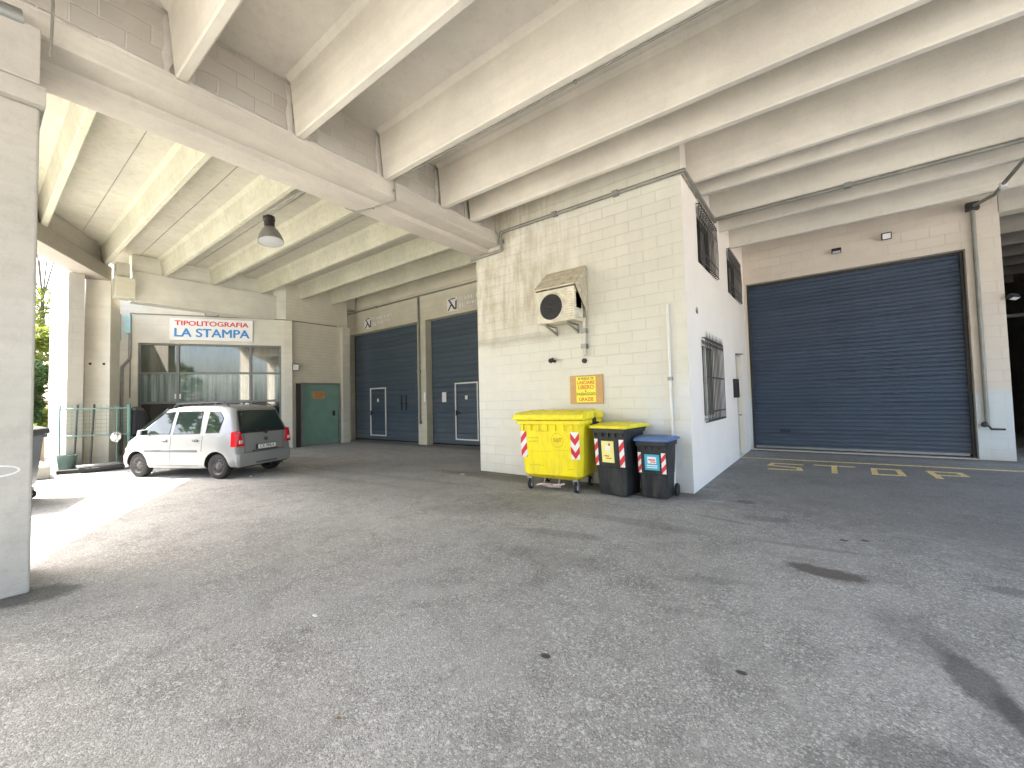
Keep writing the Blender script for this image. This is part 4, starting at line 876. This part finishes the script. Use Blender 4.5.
for s in (1, -1):
    for p in (WF, WR, WQ):
        cx = sum(a for a, b in p)/len(p); cz = sum(b for a, b in p)/len(p)
        k = MB(); sidepanel(k, [(cx+(a-cx)*1.045, cz+(b-cz)*1.06) for a, b in p], .004, s); sl_ = obj('window_seal', k, 'black', car, world=False)
        k = MB(); sidepanel(k, p, .007, s); obj('window', k, 'car_glass', sl_, world=False)
    k = MB(); k.box(-.68, .90, s*.822-.008, s*.822+.010, .60, .655); obj('side_trim', k, 'trim_grey', car, world=False, bevel=.006)
    for x in (.30, -.62):
        k = MB(); k.box(x-.08, x+.08, s*.815-.006, s*.815+.022, .845, .875).box(x-.05, x+.05, s*.805-.01, s*.805+.012, .83, .89); obj('door_handle', k, 'trim_grey', car, world=False, bevel=.006)
    k = MB(); k.box(.80, .90, s*.80-.02, s*.80+.06, 1.0, 1.05).hexa([(.76, s*.84, .99), (.92, s*.84, .99), (.90, s*1.0, 1.0), (.78, s*1.0, 1.0)], [(.76, s*.84, 1.13), (.90, s*.84, 1.13), (.88, s*.99, 1.12), (.78, s*.99, 1.12)])
    mo = obj('mirror', k, 'car_paint', car, world=False, bevel=.015)
    k = MB(); k.quad((.757, s*.86, 1.01), (.757, s*.98, 1.01), (.757, s*.97, 1.11), (.757, s*.86, 1.12)); obj('mirror_glass', k, 'car_glass', mo, world=False)
    k = MB(); k.tube([(.35, s*.58, 1.60), (.22, s*.58, 1.71), (-1.15, s*.58, 1.725), (-1.32, s*.58, 1.63)], .016, 8); k.box(-.5, -.46, s*.58-.012, s*.58+.012, 1.63, 1.715); obj('roof_rail', k, 'black', car, world=False, smooth=True)
    # lamps
    k = MB(); k.hexa([(-1.775, s*.60, .72), (-1.62, s*.60, .72), (-1.60, s*.822, .72), (-1.74, s*.80, .72)], [(-1.742, s*.685, 1.06), (-1.66, s*.68, 1.06), (-1.60, s*.80, 1.06), (-1.69, s*.785, 1.06)]); tl = obj('tail_light', k, 'tail_red', car, world=False, bevel=.012)
    k = MB(); k.box(-1.784, -1.76, s*.655, s*.745, .78, .86) if s > 0 else k.box(-1.784, -1.76, s*.745, s*.655, .78, .86); obj('reversing_lens', k, 'tail_clear', tl, world=False, bevel=.01)
    k = MB(); k.hexa([(1.50, s*.50, .60), (1.69, s*.48, .60), (1.62, s*.70, .60), (1.44, s*.765, .60)], [(1.4, s*.5, .80), (1.61, s*.48, .80), (1.55, s*.68, .81), (1.38, s*.765, .82)]); obj('headlight', k, 'lens', car, world=False, bevel=.01)
# bumpers, glass front and rear
k = skirt([(.27, .70, 0, .16, .0)][:0] or [(.26, .745, -.07, .06, .04), (.34, .79, -.085, .08, .05), (.50, .80, -.09, .08, .05), (.565, .775, -.07, .06, .04)])
k.v = [(-1.705+y*.85, x*.985, z) for x, y, z in k.v]; obj('rear_bumper', k, 'car_paint', car, world=False, smooth=40, bevel=.012)
k = MB(); k.box(-1.787, -1.772, -.30, .30, .30, .34); obj('bumper_inlay', k, 'trim_grey', car, world=False)
k = skirt([(.22, .70, -.08, .05, .12), (.34, .76, -.1, .08, .14), (.50, .76, -.1, .08, .14), (.58, .72, -.08, .06, .12)]); k.v = [(1.60-y, x, z) for x, y, z in k.v]; obj('front_bumper', k, 'car_paint', car, world=False, smooth=40, bevel=.012)
def rearp(y, z, off): 
    tt = (z-.98)/(1.50-.98); return (-1.70+.20*tt-off*.93-.004, y, z+off*.35)
k = MB(); k.prism([rearp(-.66, 1.0, .012), rearp(.66, 1.0, .012), rearp(.55, 1.52, .012), rearp(-.55, 1.52, .012)], (.03, 0, 0)); rs = obj('rear_window_seal', k, 'black', car, world=False, bevel=.012)
k = MB(); k.prism([rearp(-.60, 1.04, .02), rearp(.60, 1.04, .02), rearp(.50, 1.485, .02), rearp(-.50, 1.485, .02)], (.02, 0, 0)); obj('rear_window', k, 'car_glass', rs, world=False)
k = MB(); k.tube([rearp(-.02, 1.0, .05), rearp(-.02, .97, .05), rearp(.32, 1.07, .045)], .011, 6).ball(rearp(-.02, .98, .04), .032); obj('rear_wiper', k, 'black', car, world=False, smooth=True)
k = MB(); k.prism([(.44+.02, -.60, 1.585), (.44+.02, .60, 1.585), (1.12, .73, 1.09), (1.12, -.73, 1.09)], (.03, 0, .035)); obj('windscreen', k, 'car_glass', car, world=False)
k = MB(); k.cyl((-1.775, 0, .84), (-1.735, 0, .84), .045, n=20); obj('badge', k, 'trim_grey', car, world=False, bevel=.004)
k = MB(); k.box(-1.786, -1.75, -.27, .27, .615, .735); pl = obj('plate_holder', k, 'black', car, world=False)
k = MB(); k.box(-1.792, -1.785, -.255, .255, .625, .725); obj('plate', k, 'tag_white', pl, world=False)
text('plate_text', 'CX 784LA', .10, 'tag_dark', frame4((-1.794, 0, .675), (0, -1, 0)), pl, .001, False, sx=.95, bold=.001)
k = MB(); k.box(-1.77, -1.72, -.35, .35, .58, .61); obj('plate_lamp_bar', k, 'trim_grey', car, world=False)
k = MB(); k.cyl((-1.80, -.45, .22), (-1.60, -.45, .22), .028); obj('exhaust', k, 'dark_metal', car, world=False)
k = MB(); k.box(-1.70, 1.56, -.68, .68, .235, .30); obj('underbody', k, 'rubber', car, world=False)
for x in (-1.2, 1.16):
    for s in (-1, 1):
        yo = s*.775; r = .285
        k = MB(); k.lathe([(.185, -.085), (.25, -.09), (.275, -.075), (r, -.05), (r, .05), (.275, .075), (.25, .09), (.185, .085)], (x, yo-s*.085, r), 'y', 36); wh = obj('wheel', k, 'rubber', car, world=False, smooth=40)
        k = MB(); f = s
        k.lathe([(.185, f*.0), (.188, f*-.004), (.175, f*-.012), (.165, f*-.035), (.15, f*-.045), (.135, f*-.04), (.075, f*-.028), (.06, f*-.01), (.035, f*-.008), (.03, f*.0), (.0005, f*.0)], (x, yo, r), 'y', 36)
        obj('rim', k, 'steel_rim', wh, world=False, smooth=40)
        k = MB()
        for i in range(10):
            a = 2*math.pi*i/10; k.cyl((x+.115*math.cos(a), yo-s*.028, r+.115*math.sin(a)), (x+.115*math.cos(a), yo-s*.037, r+.115*math.sin(a)), .024, n=10)
        for v in range(len(k.v)): k.v[v] = (k.v[v][0], k.v[v][1]+s*.008, k.v[v][2])
        obj('rim_hole', k, 'black', wh, world=False)

# ================================================================ hanging lamp
t = thing('bell_lamp', 'grey bell shaped industrial lamp hanging from the left bay ceiling', 'lamp', (-9.70, 3.95, 5.8))
AX = Matrix.Translation((-9.62, 3.97, 5.78)) @ Matrix.Rotation(R_(-10), 4, 'Y') @ Matrix.Scale(.80, 4)
k = MB().at(AX); k.lathe([(.001, 0), (.15, 0), (.15, -.10), (.13, -.12), (.13, -.30), (.14, -.31), (.001, -.31)], (0, 0, 0), 'z', 24); obj('gear_box', k, 'dark_metal', t, smooth=40)
k = MB().at(AX); k.lathe([(.13, -.31), (.17, -.36), (.23, -.45), (.28, -.56), (.31, -.68), (.315, -.73), (.30, -.73), (.27, -.58), (.15, -.38)], (0, 0, 0), 'z', 36); obj('shade', k, 'lamp_metal', t, smooth=40)
k = MB().at(AX); k.lathe([(.001, -.745), (.15, -.74), (.30, -.725), (.30, -.70), (.001, -.70)], (0, 0, 0), 'z', 30); obj('lens', k, 'lens', t, smooth=True)

# ================================================================ left corner: fence, rods, pipes, pot
t = thing('metal_fence', 'low green metal frame fence left of the car', 'fence', (-16.0, 2.2, 0))
A, B = Vector((-16.15, 1.50)), Vector((-15.45, 2.74))
def fp(u, z): q = A+(B-A)*u; return (q.x, q.y, z)
for z_ in (.12, .94, 1.66):
    k = MB(); k.tube([fp(0, z_), fp(1, z_)], .021); obj('rail', k, 'green_metal', t)
for u, r in ((0, .02), (1, .04), (.82, .015)):
    k = MB(); k.tube([fp(u, 0), fp(u, 1.76 if u != .82 else 1.66)], r); obj('post', k, 'green_metal', t)
k = MB()
for i in range(1, 12): k.tube([fp(i/12, .94), fp(i/12, 1.78)], .004, 4)
for i in range(1, 8): k.tube([fp(0, .94+i*.105), fp(1, .94+i*.105)], .004, 4)
obj('mesh_panel', k, 'green_metal', t)
k = MB(); k.ball((B.x-.02, B.y-.26, .88), .09, 16, 11, 1.3); random.seed(2); k.v = [(x+random.uniform(-.03, .03), y+random.uniform(-.03, .03), z+random.uniform(-.035, .035)) for x, y, z in k.v]
obj('plastic_bag', k, 'tag_white', smooth=60, label='white plastic bag hung on the green fence rail', cat='bag')
for i, (x, y, l) in enumerate([(-16.05, 1.72, 'left dark rod leaning on the block pier behind the green fence'), (-15.95, 2.02, 'right dark rod leaning on the far column behind the green fence')]):
    k = MB(); k.tube([(x+.12, y+.02, .02), (x-.02, y+.10, 1.78)], .022, 8); obj('metal_rod', k, 'dark_metal', label=l, cat='rod')
k = MB(); k.lathe([(.001, .0), (.14, .0), (.19, .42), (.205, .46), (.175, .46), (.16, .40), (.001, .38)], (-15.95, 1.62, 0), 'z', 20); obj('plant_pot', k, 'pot_green', smooth=40, label='tall grey green pot standing at the foot of the block pier', cat='pot')
k = MB(); k.tube([(-15.45, 1.40, .07), (-15.25, 2.0, .07), (-15.1, 2.75, .08)], .06, 10); obj('drain_pipe', k, 'rubber', smooth=True, label='black corrugated pipe lying on the ground below the green fence', cat='pipe')
k = MB(); k.box(-15.75, -15.3, 1.75, 2.55, .14, .19); obj('plank', k, 'grey_metal', bevel=.004, label='grey plank lying on top of the black pipe', cat='plank')
k = MB(); k.box(-16.9, -14.9, .9, 1.25, 0, .30); obj('low_wall', k, 'block_pier', bevel=.02, label='low rough concrete kerb wall left of the sunlit pier', cat='wall')
k = MB(); k.box(-17.1, -16.9, 1.0, 1.3, 0, 1.15); obj('timber_post', k, 'timber', bevel=.01, label='short brown timber post between the grey container and the pier', cat='post')
# dark clutter in the niche behind the far column
k = MB(); k.hexa([(-17.3, 3.02, .8), (-16.75, 3.02, .8), (-16.75, 3.5, .8), (-17.3, 3.5, .8)], [(-17.2, 3.1, 1.75), (-16.85, 3.05, 1.62), (-16.85, 3.4, 1.55), (-17.2, 3.4, 1.7)])
obj('tarpaulin_bundle', k, 'black', bevel=.09, label='dark folded tarpaulin in the niche between far column and shopfront', cat='bundle')
k = MB(); k.box(-17.3, -16.6, 3.0, 3.6, 0, .8); obj('crate', k, 'pot_green', bevel=.02, label='dark green crate in the niche behind the green fence', cat='crate')

# ================================================================ road markings
k = MB(); k.hexa([(XB+.005, 11.93, 0), (3.05, 12.15, 0), (3.05, 12.26, 0), (XB+.005, 12.04, 0)], [(XB+.005, 11.93, .004), (3.05, 12.15, .004), (3.05, 12.26, .004), (XB+.005, 12.04, .004)])
obj('painted_line', k, 'yellow_line', label='thin yellow line painted on the ground in front of the navy shutter', cat='road marking')
def strip(mb, pts, wd):
    for (a, b), (c_, d) in zip(pts, pts[1:]):
        v = Vector((c_-a, d-b)); l = v.length; v /= l; n_ = Vector((-v.y, v.x))*wd/2; e = v*wd*.35
        mb.prism([(a-e.x+n_.x, b-e.y+n_.y, 0), (c_+e.x+n_.x, d+e.y+n_.y, 0), (c_+e.x-n_.x, d+e.y-n_.y, 0), (a-e.x-n_.x, b-e.y-n_.y, 0)], (0, 0, .004+random.uniform(0, .0012)))
t = thing('painted_word', 'word STOP painted in worn yellow capitals on the asphalt', 'road marking', (.5, 10.9, 0))
LT = [('S', [(-.47, 11.28), (-1.0, 11.26), (-1.04, 10.92), (-.50, 10.78), (-.46, 10.46), (-1.0, 10.38)]), ('T', [(-.22, 11.38), (.42, 11.42)]), ('T', [(.10, 11.3), (.10, 10.42)]),
      ('O', [(.75, 11.36), (1.12, 11.38), (1.12, 10.66), (.72, 10.60), (.75, 11.36)]), ('P', [(1.60, 10.62), (1.58, 11.44), (1.98, 11.44), (2.0, 11.06), (1.64, 11.0)])]
done_ = {}
for ch, pts in LT:
    if ch not in done_: done_[ch] = MB()
    strip(done_[ch], pts, .095)
for ch in 'STOP': obj('letter', done_[ch], 'yellow_line', t)

# ================================================================ litter
random.seed(11)
def litter(x, y, sz, mt, label):
    k = MB(); n = 6; ps = [(x+sz*math.cos(a)*random.uniform(.5, 1), y+sz*.6*math.sin(a)*random.uniform(.6, 1), .006+random.uniform(0, sz*.25)) for a in [2*math.pi*i/n for i in range(n)]]
    k.prism([(p[0], p[1], p[2]) for p in ps], (0, 0, .003)); obj('litter', k, mt, label=label, cat='litter')
litter(-6.35, 6.55, .09, 'tag_white', 'small white paper scrap by the left corner of the cream block wall')
litter(-3.15, 1.62, .03, 'tag_white', 'tiny pale scrap on the asphalt left of the centre')
litter(-2.04, 1.17, .022, 'timber', 'dry brown leaf lying on the asphalt in the foreground')
litter(-10.55, 3.95, .07, 'tag_white', 'white paper scrap on the ground by the rear wheel of the car')
k = MB().tube([(-4.15, 6.2, .03), (-4.0, 6.14, .07), (-3.85, 6.25, .05), (-3.7, 6.15, .08), (-3.6, 6.22, .09)], .018, 6).tube([(-4.1, 6.3, .02), (-3.9, 6.2, .03), (-3.72, 6.3, .02)], .02, 6)
k.v = [(x-.02, y, z+.05) for x, y, z in k.v]
obj('tangled_strap', k, 'strap_pink', smooth=True, label='pinkish tangled strap hanging under the yellow container', cat='strap')
litter(-4.5, .86, .01, 'tag_white', 'pale chip of paper near the foot of the near column')

# ================================================================ greenery outside
def tree(name, label, cat, x, y, h, r, n, mt, trunk_h, clumps, leaf=.10, group=None):
    t = thing(name, label, cat, (x, y, 0), 0, group)
    k = MB(); k.cyl((x, y, 0), (x+.05, y+.03, trunk_h), .10, .06, 10); cs = []
    for i in range(clumps):
        a = random.uniform(0, 6.28); zz = random.uniform(trunk_h*.7, h); rr = r*random.uniform(.1, .85); cs.append((x+rr*math.cos(a), y+rr*math.sin(a), zz, random.uniform(.25, .55)*r))
        k.cyl((x+.05, y+.03, min(trunk_h, zz*.8)), cs[-1][:3], .035, .01, 6)
    obj('trunk', k, 'bark', t)
    vs = []; fs = []
    for i in range(n):
        cx, cy, cz, cr = random.choice(cs); d = Vector((random.gauss(0, 1), random.gauss(0, 1), random.gauss(0, .8))); d = d.normalized()*cr*random.uniform(.35, 1)**.6
        p = Vector((cx, cy, cz))+d; u = Vector((random.uniform(-1, 1), random.uniform(-1, 1), random.uniform(-.6, .6))).normalized(); v = u.orthogonal().normalized(); s_ = leaf*random.uniform(.6, 1.3); b = len(vs)
        vs += [p-u*s_, p+v*s_*.45, p+u*s_, p-v*s_*.45]; fs.append((b, b+1, b+2, b+3))
    mb = MB(); mb.v = [tuple(q) for q in vs]; mb.f = fs; mb.mi = [0]*len(fs); obj('crown', mb, mt, t, fix=False)
random.seed(21)
tree('shrub', 'bright yellow green shrub seen through the gap between the columns', 'shrub', -23.0, 1.0, 5.0, 1.3, 5200, 'leaf_bright', 1.6, 16, .10)
tree('shrub', 'dark green bush below the bright shrub between the columns', 'shrub', -21.5, 1.15, 3.1, .9, 3800, 'leaf_dark', .8, 12, .08)
tree('slender_tree', 'thin light tree reaching up against the white sky between the columns', 'tree', -27, 1.9, 10.5, 1.2, 1500, 'leaf_bright', 6.5, 14, .11)
tree('shrub', 'low pale green bush near the ground beyond the timber post', 'shrub', -19.3, .5, 1.5, .9, 3500, 'leaf_bright', .4, 10, .07)
for i, s_ in enumerate([-20, -15.5, -11, -6.5, -2, 2.5, 7, 11.5]):
    x, y = on(-18.5+1.2*math.sin(i*2.1), s_)
    tree('garden_tree', ('light' if i % 2 else 'dark')+' green leafy tree of the row beyond the yard, seen reflected in glass', 'tree', x, y, 6.0+.6*math.cos(i*1.7), 2.3, 1500, 'leaf_bright' if i % 2 else 'leaf_dark', 1.4, 12, .24, 'row of trees beyond the yard')
